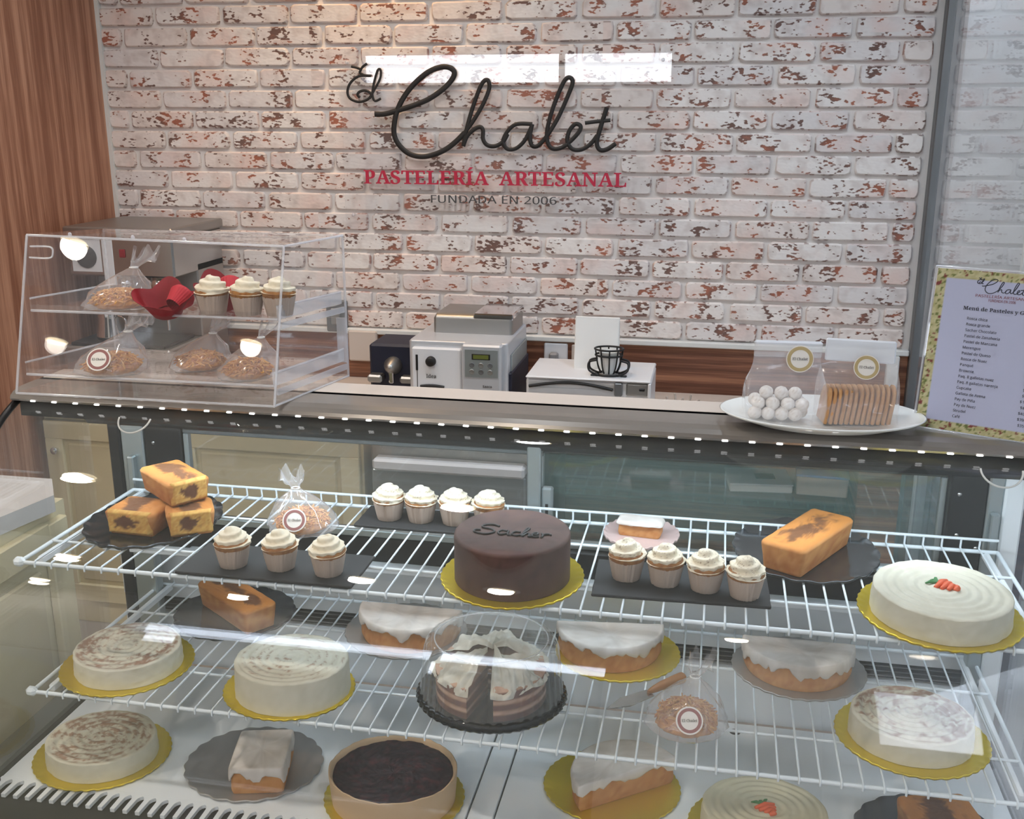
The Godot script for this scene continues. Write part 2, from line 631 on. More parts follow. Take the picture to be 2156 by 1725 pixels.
func brick_mesh(w: float, h: float, k: int) -> MB:
	var m := MB.new()
	var r := RandomNumberGenerator.new()
	r.seed = 100 + k
	var rc := 0.016
	var outline := []
	for c in [[1, 1, 0.0], [-1, 1, PI / 2], [-1, -1, PI], [1, -1, PI * 1.5]]:
		for i in 3:
			var t: float = c[2] + PI / 4 * i
			var q: float = rc * r.randf_range(0.45, 1.3)
			q = minf(q, w * 0.4)
			outline.append(Vector2(c[0] * (w / 2 - q) + cos(t) * q, c[1] * (h / 2 - q) + sin(t) * q) + Vector2(r.randf_range(-0.0012, 0.0012), r.randf_range(-0.0012, 0.0012)))
	var rows := []
	for s in [[0.0, -0.002], [0.0, 0.009], [0.0045, 0.0125 + r.randf_range(0, 0.002)]]:
		var row := []
		for p in outline:
			var d: Vector2 = p - Vector2(signf(p.x) * minf(s[0], w * 0.2), signf(p.y) * s[0])
			row.append(Vector3(d.x, d.y, s[1]))
		rows.append(row)
	m.sheet(rows, true)
	m.face(rows[2])
	return m

func outdoors():
	# a light well outside the right-hand glass and the street side
	struct("ground", span(Vector3(-30, -0.25, -8), Vector3(30, -0.2, 30)), M.paving)
	var yard := span(Vector3(2.05, -0.2, -16.0), Vector3(2.25, 4.6, 5.0))
	single("courtyard_wall", yard, M.outdoor_paint, "plain pale wall outside beyond the glass wall on the right", "wall")
	single("courtyard_canopy", span(Vector3(0.72, 3.15, -16.0), Vector3(1.72, 3.3, 5.0)), M.outdoor_paint, "flat canopy over the passage outside the glass wall", "canopy")
	struct("wall_outer", span(Vector3(0.60, -0.2, -16.0), Vector3(0.72, 4.6, WZ - 0.2)), M.outdoor_paint)
	single("street_wall", span(Vector3(-14, -0.2, 9.0), Vector3(10, 2.17, 9.25)), M.grey_render, "low grey wall across the street behind the shop window", "wall")

func lamps():
	var first: Node3D = null
	var spots := [[-0.89, -0.93], [-2.42, -0.97], [-0.89, 0.72], [-1.56, 0.74], [-3.14, 0.86], [-2.65, 2.05], [-4.03, 2.2], [0.2, 1.9], [-1.19, -3.30], [-1.75, -2.45], [-0.62, -2.45], [0.28, -2.45]]
	for i in spots.size():
		var at := Vector3(spots[i][0], 2.95, spots[i][1])
		var o: Node3D
		if first == null:
			first = thing("ceiling_lamp", "round recessed ceiling downlight", "lamp", at, 0.0, "ceiling downlights")
			var ring := MB.new()
			ring.lathe([Vector2(0.088, 0.0), Vector2(0.088, -0.006), Vector2(0.066, -0.006), Vector2(0.064, -0.002), Vector2(0.0, -0.002)], 32, null, null)
			part("trim_ring", ring, M.trim_white, first)
			var disc := MB.new()
			disc.lathe([Vector2(0.0, -0.0075), Vector2(0.064, -0.0075), Vector2(0.064, -0.0065)], 32)
			part("lamp_disc", disc, M.lamp_glow, first)
			o = first
		else:
			o = copy(first, "round recessed ceiling downlight", at)
		var l := SpotLight3D.new()
		l.name = "downlight"
		l.spot_angle = 50.0 if i == 8 else 76.0
		l.spot_angle_attenuation = 0.9
		l.spot_range = 12.0
		l.spot_attenuation = 2.0
		l.light_size = 0.06
		l.light_energy = 1.0 if i < 8 else 0.65 if i == 8 else 0.74
		l.light_color = Color(1.0, 0.80, 0.56) if i == 8 else Color(1.0, 0.955, 0.90) if i < 8 else Color(1.0, 0.97, 0.95) if i == 9 else Color(0.95, 0.975, 1.0) if i == 10 else Color(0.86, 0.93, 1.0)
		l.shadow_enabled = true
		l.position = at + Vector3(0, -0.03, 0)
		l.rotation = Vector3(-PI / 2, 0, 0)
		add_child(l)

# ==================================================================== back counter
func shaker_door(parent: Node, x0: float, x1: float, y0: float, y1: float, z: float):
	var d := part("door", span(Vector3(x0, y0, z), Vector3(x1, y1, z + 0.012)), M.cream_panel, parent)
	var s := 0.065
	var fr := MB.new()
	fr.box(Vector3((x0 + x1) / 2, y1 - s / 2, z + 0.013), Vector3(x1 - x0, s, 0.022), 0.003)
	fr.box(Vector3((x0 + x1) / 2, y0 + s / 2, z + 0.013), Vector3(x1 - x0, s, 0.022), 0.003)
	for x in [x0 + s / 2, x1 - s / 2]:
		fr.box(Vector3(x, (y0 + y1) / 2, z + 0.013), Vector3(s, y1 - y0 - 2 * s, 0.022), 0.003)
	part("door_frame", fr, M.cream_door, d)
	part("raised_panel", bx(Vector3((x0 + x1) / 2, (y0 + y1) / 2, z + 0.012), Vector3(x1 - x0 - 2 * s - 0.03, y1 - y0 - 2 * s - 0.03, 0.012), 0.005), M.cream_panel, d)
	var k := MB.new()
	k.xf = Transform3D(Basis(Vector3.RIGHT, PI / 2), Vector3(x0 + 0.045, y1 - 0.10, z + 0.024))
	k.lathe([Vector2(0.005, 0), Vector2(0.005, 0.012), Vector2(0.013, 0.016), Vector2(0.012, 0.024), Vector2(0, 0.027)], 14)
	part("knob", k, M.chrome, d)

func back_counter():
	single("back_worktop", span(Vector3(-2.23, 0.775, -3.628), Vector3(0.57, 0.80, -3.0), 0.004), M.beige_top, "long pale stone worktop against the wood-panelled wall", "worktop")
	var i := 0
	for q in [[-2.22, -1.755, "cream base cabinet under the back worktop, nearest the wood wall"], [-1.735, -1.085, "cream base cabinet with a framed door and chrome knob seen through the case"]]:
		var c := thing("base_cabinet", q[2], "cabinet", Vector3.ZERO)
		part("body", span(Vector3(q[0], 0.0, -3.6), Vector3(q[1], 0.773, -3.05)), M.cream_door, c)
		shaker_door(c, q[0] + 0.008, q[1] - 0.008, 0.09, 0.752, -3.05)
	# grey undercounter appliance
	var u := thing("undercounter_fridge", "grey undercounter fridge with a pale handle bar behind the case", "fridge", Vector3(-0.80, 0, -3.05))
	part("body", span(Vector3(-0.26, 0.04, -0.5), Vector3(0.26, 0.77, 0.0), 0.006), M.dull_steel, u)
	part("door", span(Vector3(-0.25, 0.08, 0.0), Vector3(0.25, 0.66, 0.03), 0.006), M.aluminium, u)
	part("handle", span(Vector3(-0.24, 0.662, 0.0), Vector3(0.25, 0.70, 0.055), 0.008), M.light_plastic, u)
	# open shelf with books
	var sh := thing("open_shelf_unit", "open wooden shelf unit under the right end of the back worktop", "shelf", Vector3(0.0, 0, -3.05))
	part("back_panel", span(Vector3(-0.5, 0.0, -0.53), Vector3(0.56, 0.77, -0.5)), M.wood_panel_level, sh)
	part("shelf_board", span(Vector3(-0.5, 0.60, -0.5), Vector3(0.56, 0.625, -0.02), 0.003), M.green_glass, sh)
	part("side_board", span(Vector3(0.44, 0.0, -0.5), Vector3(0.56, 0.77, -0.01)), M.wood_panel_level, sh)
	part("side_board", span(Vector3(-0.52, 0.0, -0.5), Vector3(-0.5, 0.77, 0.0)), M.dull_steel, sh)
	# papers and books on it
	var bk := thing("open_book", "open white leaflet lying beside the blue book", "book", Vector3(0.16, 0.625, -3.2), 0.1)
	part("pages", bx(Vector3(0, 0.012, 0), Vector3(0.19, 0.024, 0.15), 0.004), M.paper_white, bk)
	var cv := bx(Vector3(0, 0.027, 0), Vector3(0.192, 0.004, 0.152))
	part("cover", cv, M.light_plastic, bk)
	part("picture", bx(Vector3(0.02, 0.0295, 0), Vector3(0.06, 0.001, 0.05)), M.ink_grey, bk)
	var b2 := thing("blue_book", "thick book with a bright blue cover on the shelf behind the case", "book", Vector3(0.35, 0.625, -3.2), -0.05)
	part("pages", bx(Vector3(0, 0.035, 0), Vector3(0.15, 0.06, 0.17), 0.003), M.beige_top, b2)
	part("cover", bx(Vector3(0, 0.068, 0), Vector3(0.155, 0.007, 0.175)), M.book_blue, b2)
	coffee_machine()
	espresso_machine()
	# navy box with fittings
	var nb := thing("navy_box", "dark navy box with metal fittings left of the silver coffee machine", "box", Vector3(-1.045, 0.885, -3.3))
	part("case_body", span(Vector3(-0.085, -0.084, -0.14), Vector3(0.075, 0.125, 0.03), 0.008), M.navy, nb)
	var kn := MB.new()
	kn.xf = Transform3D(Basis(Vector3.RIGHT, PI / 2), Vector3(0.0, 0.055, 0.03))
	kn.lathe([Vector2(0.03, 0), Vector2(0.03, 0.015), Vector2(0.022, 0.03), Vector2(0.014, 0.05), Vector2(0, 0.052)], 20)
	part("metal_cap", kn, M.dull_steel, nb)
	part("foot_bar", span(Vector3(-0.08, 0.002, 0.03), Vector3(-0.03, 0.028, 0.075), 0.006), M.dull_steel, nb)
	part("foot_bar", span(Vector3(0.03, 0.002, 0.03), Vector3(0.075, 0.025, 0.07), 0.006), M.dull_steel, nb)
	part("stem", span(Vector3(-0.008, 0.0, 0.05), Vector3(0.008, 0.045, 0.066), 0.003), M.chrome, nb)
	# small pale block on the wall
	single("wall_socket_box", span(Vector3(-0.055, -0.06, 0.0), Vector3(0.055, 0.055, 0.025), 0.005), M.beige_top, "pale socket box on the wood band beside the clear pastry case", "socket", Vector3(-1.27, 0.925, -3.63))
	var gp := thing("grey_wall_box", "small grey switch box on the bricks behind the clear pastry case", "switch", Vector3(-1.37, 1.03, -3.636))
	part("plate", bx(Vector3(0, 0.0, 0.012), Vector3(0.075, 0.115, 0.03), 0.004), M.dark_aluminium, gp)
	part("rocker", bx(Vector3(0, 0.0, 0.03), Vector3(0.035, 0.06, 0.008), 0.003), M.dull_steel, gp)
	# outlet with plug and red switch
	var ot := thing("outlet_plate", "white outlet plate with a grey plug and an orange-red switch", "outlet", Vector3(-0.552, 0.893, -3.632))
	part("plate", bx(Vector3(0, 0, 0.006), Vector3(0.085, 0.135, 0.012), 0.004), M.light_plastic, ot)
	part("switch", bx(Vector3(-0.005, -0.035, 0.014), Vector3(0.035, 0.028, 0.012), 0.003), M.red_plastic, ot)
	var pg := part("plug", bx(Vector3(-0.005, 0.02, 0.026), Vector3(0.032, 0.034, 0.03), 0.006), M.cable_grey, ot)
	var cb := MB.new()
	cb.tube(spline([Vector3(-0.005, 0.015, 0.042), Vector3(-0.02, 0.0, 0.09), Vector3(-0.035, -0.012, 0.16), Vector3(-0.05, -0.008, 0.25), Vector3(-0.05, -0.004, 0.3)], 6), 0.005, 8)
	part("cord", cb, M.cable_grey, pg)
	var o2 := thing("blank_plate", "plain cream wall plate half hidden behind the white paper bag", "outlet", Vector3(-0.455, 0.893, -3.632))
	part("plate", bx(Vector3(0, 0, 0.006), Vector3(0.08, 0.13, 0.012), 0.004), M.beige_top, o2)
	part("rocker", bx(Vector3(0, 0, 0.014), Vector3(0.03, 0.06, 0.006), 0.002), M.light_plastic, o2)
	# low white appliance
	var lp := thing("low_appliance", "low white appliance with a dark curved slot along its front", "appliance", Vector3(-0.385, 0.885, -3.2))
	part("body", span(Vector3(-0.2, -0.084, -0.26), Vector3(0.2, 0.05, -0.012), 0.008), M.light_plastic, lp)
	part("top_panel", span(Vector3(-0.2, 0.05, -0.26), Vector3(0.2, 0.058, 0.0), 0.004), M.light_plastic, lp)
	var sl := []
	for k in 13: sl.append(Vector3(-0.19 + 0.27 * k / 12.0, 0.022 + 0.017 * sin(PI * k / 12.0), -0.008))
	var slm := MB.new()
	slm.tube(sl, 0.005, 8)
	part("curved_slot", slm, M.black, lp)
	part("slot_panel", span(Vector3(-0.19, 0.004, -0.014), Vector3(0.085, 0.02, -0.008)), M.silver_plastic, lp)
	part("hinge_block", span(Vector3(0.085, 0.004, -0.016), Vector3(0.11, 0.046, 0.0), 0.003), M.dark_aluminium, lp)
	part("control_panel", span(Vector3(0.122, 0.006, -0.016), Vector3(0.19, 0.046, -0.004), 0.004), M.dull_steel, lp)
	part("button", bx(Vector3(0.172, 0.028, -0.003), Vector3(0.018, 0.009, 0.006), 0.002), M.black, lp)
	part("side_cheek", span(Vector3(0.19, 0.0, -0.05), Vector3(0.2, 0.05, 0.002), 0.003), M.light_plastic, lp)
	# white paper bag standing on it
	var pb := thing("white_paper_bag", "upright white paper bag behind the black wire cup rack", "bag", Vector3(-0.375, 0.943, -3.36))
	var pm := MB.new()
	var rows := []
	for k in 9:
		var y := 0.165 * k / 8.0
		var row := []
		for p in plan(0.0725, 0.03 * (1.0 - 0.85 * k / 8.0) + 0.002, 0.004, 3, 6):
			row.append(Vector3(p.x, y, p.y + 0.004 * fb(Vector3(p.x, y, 0.0), 18.0, 2)))
		rows.append(row)
	pm.sheet(rows, true)
	part("bag_paper", pm, M.paper_white, pb)
	part("folded_edge", span(Vector3(-0.0725, 0.16, -0.004), Vector3(0.0725, 0.168, 0.004), 0.002), M.paper_white, pb)
	cup_rack()
	# two wooden stirrers poking up behind the case top
	var jar := thing("stirrer_cup", "low cup of pale wooden stirrers behind the case, left of the oval plate", "cup", Vector3(-0.08, 0.80, -3.05))
	var jc := MB.new()
	jc.lathe([Vector2(0, 0.0), Vector2(0.03, 0.0), Vector2(0.036, 0.05), Vector2(0.033, 0.05), Vector2(0.028, 0.004), Vector2(0, 0.004)], 20)
	part("cup", jc, M.beige_top, jar)
	for k in 5:
		var st := MB.new()
		st.tube([Vector3(0.004 * k - 0.01, 0.01, 0), Vector3(-0.05 + 0.024 * k, 0.135 + 0.012 * (k % 2), 0.004 * k - 0.01)], 0.0035, 6)
		part("stirrer", st, M.beige_top, jar)

func coffee_machine():
	var c := thing("coffee_machine", "silver automatic coffee machine with a small green display", "coffee machine", Vector3(-0.81, 0.885, -3.2))
	var body := MB.new()
	block(body, 0.165, 0.17, 0.012, [Vector3(0.004, -0.084, 1), Vector3(0, -0.08, 1), Vector3(0, 0.15, 1), Vector3(0.006, 0.157, 1), Vector3(0.006, 0.157, 0.0)], null, null, 4, 2)
	part("body", body, M.silver_plastic, c, Vector3(0, 0, -0.185))
	var hop := MB.new()
	block(hop, 0.135, 0.10, 0.012, [Vector3(0, 0.155, 1), Vector3(0, 0.205, 1), Vector3(0.003, 0.21, 1), Vector3(0.01, 0.222, 1), Vector3(0.01, 0.222, 0)], null, null, 4, 2)
	part("bean_hopper", hop, M.dull_steel, c, Vector3(0.02, 0, -0.24))
	part("hopper_lid", bx(Vector3(0.09, 0.216, -0.24), Vector3(0.135, 0.02, 0.2), 0.004), M.chrome, c)
	part("front_panel", span(Vector3(-0.15, -0.06, -0.02), Vector3(0.015, 0.135, 0.004), 0.004), M.light_plastic, c)
	part("control_panel", span(Vector3(0.02, -0.003, -0.03), Vector3(0.15, 0.155, 0.02), 0.006), M.silver_plastic, c)
	part("key_panel", span(Vector3(0.032, 0.05, 0.02), Vector3(0.14, 0.14, 0.0225)), M.aluminium, c)
	part("display_bezel", span(Vector3(0.055, 0.108, 0.0225), Vector3(0.115, 0.127, 0.0245), 0.001), M.black, c)
	part("display", span(Vector3(0.060, 0.111, 0.0245), Vector3(0.110, 0.124, 0.0252)), M.lcd, c)
	for r in 2:
		for k in 3:
			var kn := MB.new()
			kn.xf = Transform3D(Basis(Vector3.RIGHT, PI / 2), Vector3(0.055 + 0.03 * k, 0.09 - 0.022 * r, 0.0225))
			kn.lathe([Vector2(0.0085, 0), Vector2(0.0085, 0.002), Vector2(0.0068, 0.003), Vector2(0.0062, 0.002), Vector2(0, 0.002)], 16)
			part("button", kn, M.dark_aluminium if (k + r) % 2 == 0 else M.dull_steel, c)
	var kb := MB.new()
	kb.xf = Transform3D(Basis(Vector3.RIGHT, PI / 2), Vector3(-0.085, 0.092, 0.004))
	kb.lathe([Vector2(0.017, 0), Vector2(0.016, 0.012), Vector2(0.012, 0.016), Vector2(0, 0.016)], 24)
	part("steam_knob", kb, M.black, c)
	part("door_slit", span(Vector3(-0.136, 0.06, 0.004), Vector3(-0.129, 0.112, 0.006)), M.black, c)
	part("door_seam", span(Vector3(-0.1335, 0.004, 0.004), Vector3(-0.131, 0.06, 0.005)), M.ink_grey, c)
	var dr := MB.new()
	var arc := []
	for k in 9: arc.append(Vector3(-0.122 + 0.08 * k / 8.0, 0.006 + 0.004 * sin(PI * k / 8.0), 0.005))
	dr.tube(arc, 0.0055, 8)
	part("drip_slot", dr, M.black, c)
	part("side_panel", span(Vector3(0.165, -0.08, -0.33), Vector3(0.17, 0.11, -0.06), 0.002), M.aluminium, c)
	part("side_base", span(Vector3(0.150, -0.084, -0.34), Vector3(0.174, 0.055, -0.03), 0.003), M.navy, c)
	var t := part("lettering", text("Idea", 0.012, 0.001, true), M.ink_grey, c, Vector3(-0.085, 0.042, 0.005))
	part("lettering", text("Saeco", 0.008, 0.001, false, true), M.ink_grey, c, Vector3(0.105, 0.020, 0.0205))

func espresso_machine():
	var e := thing("espresso_machine", "stainless espresso machine behind the clear pastry case, by the wood wall", "espresso machine", Vector3(-1.985, 0.885, -3.34))
	part("base", span(Vector3(-0.19, -0.084, -0.24), Vector3(0.20, 0.10, 0.2), 0.006), M.dull_steel, e)
	part("drip_tray", span(Vector3(-0.17, 0.10, -0.02), Vector3(0.18, 0.112, 0.19), 0.003), M.black, e)
	part("back_body", span(Vector3(-0.19, 0.10, -0.24), Vector3(0.20, 0.36, -0.04), 0.004), M.dull_steel, e)
	part("head", span(Vector3(-0.19, 0.33, -0.24), Vector3(0.20, 0.465, 0.12), 0.006), M.steel, e)
	part("cup_tray", span(Vector3(-0.195, 0.465, -0.25), Vector3(0.205, 0.497, 0.13), 0.005), M.dull_steel, e)
	var lg := MB.new()
	lg.xf = Transform3D(Basis(Vector3.RIGHT, PI / 2), Vector3(-0.12, 0.395, 0.12))
	lg.lathe([Vector2(0.038, 0), Vector2(0.038, 0.003), Vector2(0, 0.003)], 28)
	part("round_badge", lg, M.ink_grey, e)
	part("badge_panel", span(Vector3(-0.175, 0.345, 0.12), Vector3(-0.065, 0.455, 0.1205)), M.light_plastic, e)
	part("pale_panel", span(Vector3(-0.06, 0.30, 0.11), Vector3(-0.02, 0.455, 0.122), 0.002), M.light_plastic, e)
	part("red_light", bx(Vector3(0.015, 0.41, 0.122), Vector3(0.022, 0.028, 0.006), 0.003), M.red_paper, e)
	for x in [-0.02, 0.11]:
		var gh := MB.new()
		gh.lathe([Vector2(0, 0.25), Vector2(0.036, 0.25), Vector2(0.036, 0.30), Vector2(0.03, 0.335), Vector2(0.0, 0.335)], 24, null, null, 0.0, TAU, Vector3(x, 0, 0.06))
		var g := part("group_head", gh, M.chrome, e)
		var hd := MB.new()
		hd.tube([Vector3(x, 0.262, 0.09), Vector3(x + 0.01, 0.252, 0.2)], 0.013, 10)
		part("handle", hd, M.black, g)
	var wand := MB.new()
	wand.tube(spline([Vector3(0.17, 0.34, 0.1), Vector3(0.175, 0.28, 0.14), Vector3(0.18, 0.16, 0.15)], 5), 0.005, 8)
	part("steam_wand", wand, M.chrome, e)
	# steel milk jug on its tray
	var j := thing("milk_jug", "small steel milk jug standing on the espresso machine's drip tray", "jug", Vector3(-2.06, 0.997, -3.24))
	var jm := MB.new()
	jm.lathe([Vector2(0, 0.0), Vector2(0.042, 0.0), Vector2(0.044, 0.01), Vector2(0.034, 0.07), Vector2(0.036, 0.09), Vector2(0.034, 0.09), Vector2(0.032, 0.07), Vector2(0.04, 0.01), Vector2(0, 0.006)], 28)
	part("jug_body", jm, M.chrome, j)
	var jh := MB.new()
	jh.tube(spline([Vector3(0.036, 0.08, 0), Vector3(0.062, 0.07, 0), Vector3(0.062, 0.035, 0), Vector3(0.042, 0.02, 0)], 5), 0.004, 8)
	part("jug_handle", jh, M.chrome, j)

func cup_rack():
	var r := thing("wire_cup_rack", "black wire rack holding one white cup on the low white appliance", "rack", Vector3(-0.325, 0.943, -3.26))
	var ring := func(rad: float, y: float, t: float) -> MB:
		var m := MB.new()
		var p := []
		for k in 28: p.append(Vector3(cos(TAU * k / 28) * rad, y, sin(TAU * k / 28) * rad * 0.8))
		m.tube(p, t, 6, true)
		return m
	part("top_ring", ring.call(0.046, 0.086, 0.0032), M.black, r)
	part("middle_ring", ring.call(0.043, 0.066, 0.0034), M.black, r)
	part("base_ring", ring.call(0.040, 0.004, 0.0036), M.black, r)
	for k in 10:
		var t := TAU * k / 10 + 0.2
		var d := Vector3(cos(t), 0, sin(t) * 0.8)
		var m := MB.new()
		m.tube(spline([d * 0.046 + Vector3(0, 0.086, 0), d * 0.043 + Vector3(0, 0.066, 0), d * 0.036 + Vector3(0, 0.03, 0), d * 0.026 + Vector3(0, 0.008, 0)], 3), 0.0024, 6)
		part("wire", m, M.black, r)
	for s in [-1.0, 1.0]:
		for q in [0.0, 0.6]:
			var m := MB.new()
			var o := Vector3(s * 0.05, 0.03, 0.012 - q * 0.05)
			m.tube(spline([o + Vector3(-s * 0.012, 0.02, 0), o + Vector3(s * 0.012, 0.012, 0), o + Vector3(s * 0.01, -0.012, 0.01), o + Vector3(-s * 0.02, -0.026, 0.012)], 5), 0.0034, 6)
			part("curl", m, M.black, r)
	for x in [-0.045, 0.05]: part("foot", bx(Vector3(x, 0.003, 0.02), Vector3(0.02, 0.006, 0.012), 0.002), M.black, r)
	var c := thing("white_cup", "white cup standing inside the black wire rack", "cup", Vector3(-0.325, 0.947, -3.26))
	var cm := MB.new()
	cm.lathe([Vector2(0, 0.004), Vector2(0.016, 0.004), Vector2(0.02, 0.006), Vector2(0.033, 0.074), Vector2(0.031, 0.074), Vector2(0.019, 0.012), Vector2(0, 0.01)], 28)
	part("cup_body", cm, M.white_ceramic, c)
	part("cup_foot", bx(Vector3(0, 0.002, 0), Vector3(0.026, 0.004, 0.026), 0.001), M.white_ceramic, c)

# ==================================================================== the sign
func strokes() -> Array:   # [radius, x, y, x, y ...] as drawn on the wall
	return [
		[0.0095, -1.195,1.747,-1.157,1.748,-1.106,1.761,-1.049,1.778,-0.998,1.798,-0.948,1.83,-0.917,1.861,-0.909,1.884,-0.925,1.898,-0.953,1.901,-0.996,1.887,-1.04,1.856,-1.079,1.816,-1.109,1.769,-1.124,1.723,-1.127,1.681,-1.112,1.646,-1.078,1.616,-1.034,1.605,-0.99,1.611,-0.945,1.629,-0.907,1.656,-0.876,1.685],
		[0.0072, -0.876,1.685,-0.838,1.735,-0.807,1.786,-0.789,1.829,-0.79,1.852,-0.801,1.858,-0.818,1.838,-0.844,1.775,-0.866,1.706,-0.881,1.641],
		[0.0072, -0.881,1.641,-0.867,1.674,-0.842,1.697,-0.821,1.705,-0.811,1.694,-0.811,1.665,-0.796,1.645,-0.768,1.642,-0.741,1.657,-0.725,1.683],
		[0.0072, -0.640,1.715,-0.692,1.715,-0.722,1.695,-0.741,1.66,-0.728,1.634,-0.698,1.634,-0.667,1.66,-0.643,1.706],
		[0.0072, -0.64,1.715,-0.648,1.678,-0.642,1.646,-0.622,1.643,-0.598,1.666,-0.577,1.695,-0.548,1.744,-0.519,1.809,-0.505,1.848,-0.514,1.864,-0.531,1.856,-0.554,1.809,-0.575,1.752,-0.589,1.695,-0.587,1.655,-0.57,1.635,-0.54,1.638,-0.511,1.658,-0.481,1.69,-0.476,1.709,-0.494,1.715,-0.514,1.692,-0.52,1.661,-0.504,1.635,-0.474,1.632,-0.442,1.65,-0.419,1.679],
		[0.0076, -0.389,1.769,-0.408,1.707,-0.42,1.656,-0.409,1.632,-0.385,1.634,-0.356,1.653],
		[0.0066, -0.461,1.719,-0.42,1.724,-0.376,1.728],
		[0.0048, -1.204,1.874,-1.247,1.873,-1.279,1.851,-1.291,1.822,-1.282,1.799,-1.251,1.788,-1.219,1.796,-1.206,1.813,-1.224,1.825,-1.246,1.822,-1.255,1.812,-1.247,1.802],
		[0.0045, -1.274,1.905,-1.249,1.899,-1.24,1.893,-1.244,1.885,-1.231,1.877,-1.215,1.874],
		[0.0045, -1.217,1.914,-1.232,1.904,-1.241,1.893],
		[0.0042, -1.211,1.799,-1.195,1.825,-1.173,1.862,-1.168,1.885,-1.172,1.896,-1.181,1.888,-1.194,1.851,-1.201,1.813,-1.193,1.791,-1.171,1.799]]

func stroke_mesh(s: Array, k: float, o: Vector2, flat: float) -> MB:
	var pts := []
	for i in range(1, s.size(), 2): pts.append(Vector3((s[i] - o.x) * k, (s[i + 1] - o.y) * k, 0))
	var m := MB.new()
	m.tube(spline(pts, 6), s[0] * k, 8, false, flat)
	return m

func wall_sign():
	var o := Vector2(-0.75, 1.66)
	var t := thing("shop_sign", "clear acrylic shop sign with black script lettering on the brick wall", "sign", Vector3(o.x, o.y, -3.622))
	part("acrylic_panel", span(Vector3(-1.318 - o.x, 1.37 - o.y, -0.004), Vector3(-0.18 - o.x, 1.947 - o.y, 0.004)), M.acrylic, t)
	var names := ["letter_c", "letter_h", "letter_h", "letter_a", "letters_let", "letter_t", "letter_t_bar", "letter_e", "letter_accent", "letter_accent", "letter_l"]
	var i := 0
	for s in strokes():
		part(names[i], stroke_mesh(s, 1.0, o, 0.5), M.ink_black, t, Vector3(0, 0, 0.009))
		i += 1
	var pa := text("PASTELERÍA  ARTESANAL", 0.046, 0.005, true, true)
	var q := part("red_lettering", pa, M.ink_red, t, Vector3(-0.78 - o.x, 1.533 - o.y, 0.009))
	fit(q, 0.925)
	var q2 := part("small_lettering", text("FUNDADA EN 2006", 0.026, 0.004, false), M.ink_grey, t, Vector3(-0.778 - o.x, 1.461 - o.y, 0.009))
	fit(q2, 0.445)
	for x in [-1.29, -0.21]:
		for y in [1.40, 1.918]:
			var m := MB.new()
			m.xf = Transform3D(Basis(Vector3.RIGHT, PI / 2), Vector3(x - o.x, y - o.y, -0.02))
			m.lathe([Vector2(0.005, 0), Vector2(0.005, 0.024), Vector2(0.006, 0.024), Vector2(0.006, 0.028), Vector2(0, 0.029)], 14)
			part("standoff", m, M.acrylic_edge, t)

func fit(o: MeshInstance3D, width: float):
	var b := o.mesh.get_aabb()
	if b.size.x > 0.001: o.scale.x = width / b.size.x

# ==================================================================== the display case
const CX0 := -1.37
const CX1 := 0.615

func glass_profile() -> Array:   # z, y down the curved front
	return spline([Vector2(-1.81, 1.195), Vector2(-1.74, 1.16), Vector2(-1.648, 1.08), Vector2(-1.572, 0.985), Vector2(-1.520, 0.89), Vector2(-1.478, 0.78), Vector2(-1.442, 0.66), Vector2(-1.416, 0.55), Vector2(-1.40, 0.452)], 6)

func along_x(poly: Array, x0: float, x1: float) -> MB:   # an outline in z, y pushed along x
	var m := MB.new()
	m.xf = Transform3D(Basis(Vector3(0, 0, 1), Vector3(0, 1, 0), Vector3(1, 0, 0)), Vector3.ZERO)
	var q := PackedVector2Array()
	for p in poly: q.append(p)
	# that basis mirrors, so faces are turned round again
	m.prism(q, x0, x1)
	for i in range(0, m.I.size(), 3):
		var t := m.I[i + 1]
		m.I[i + 1] = m.I[i + 2]
		m.I[i + 2] = t
	return m

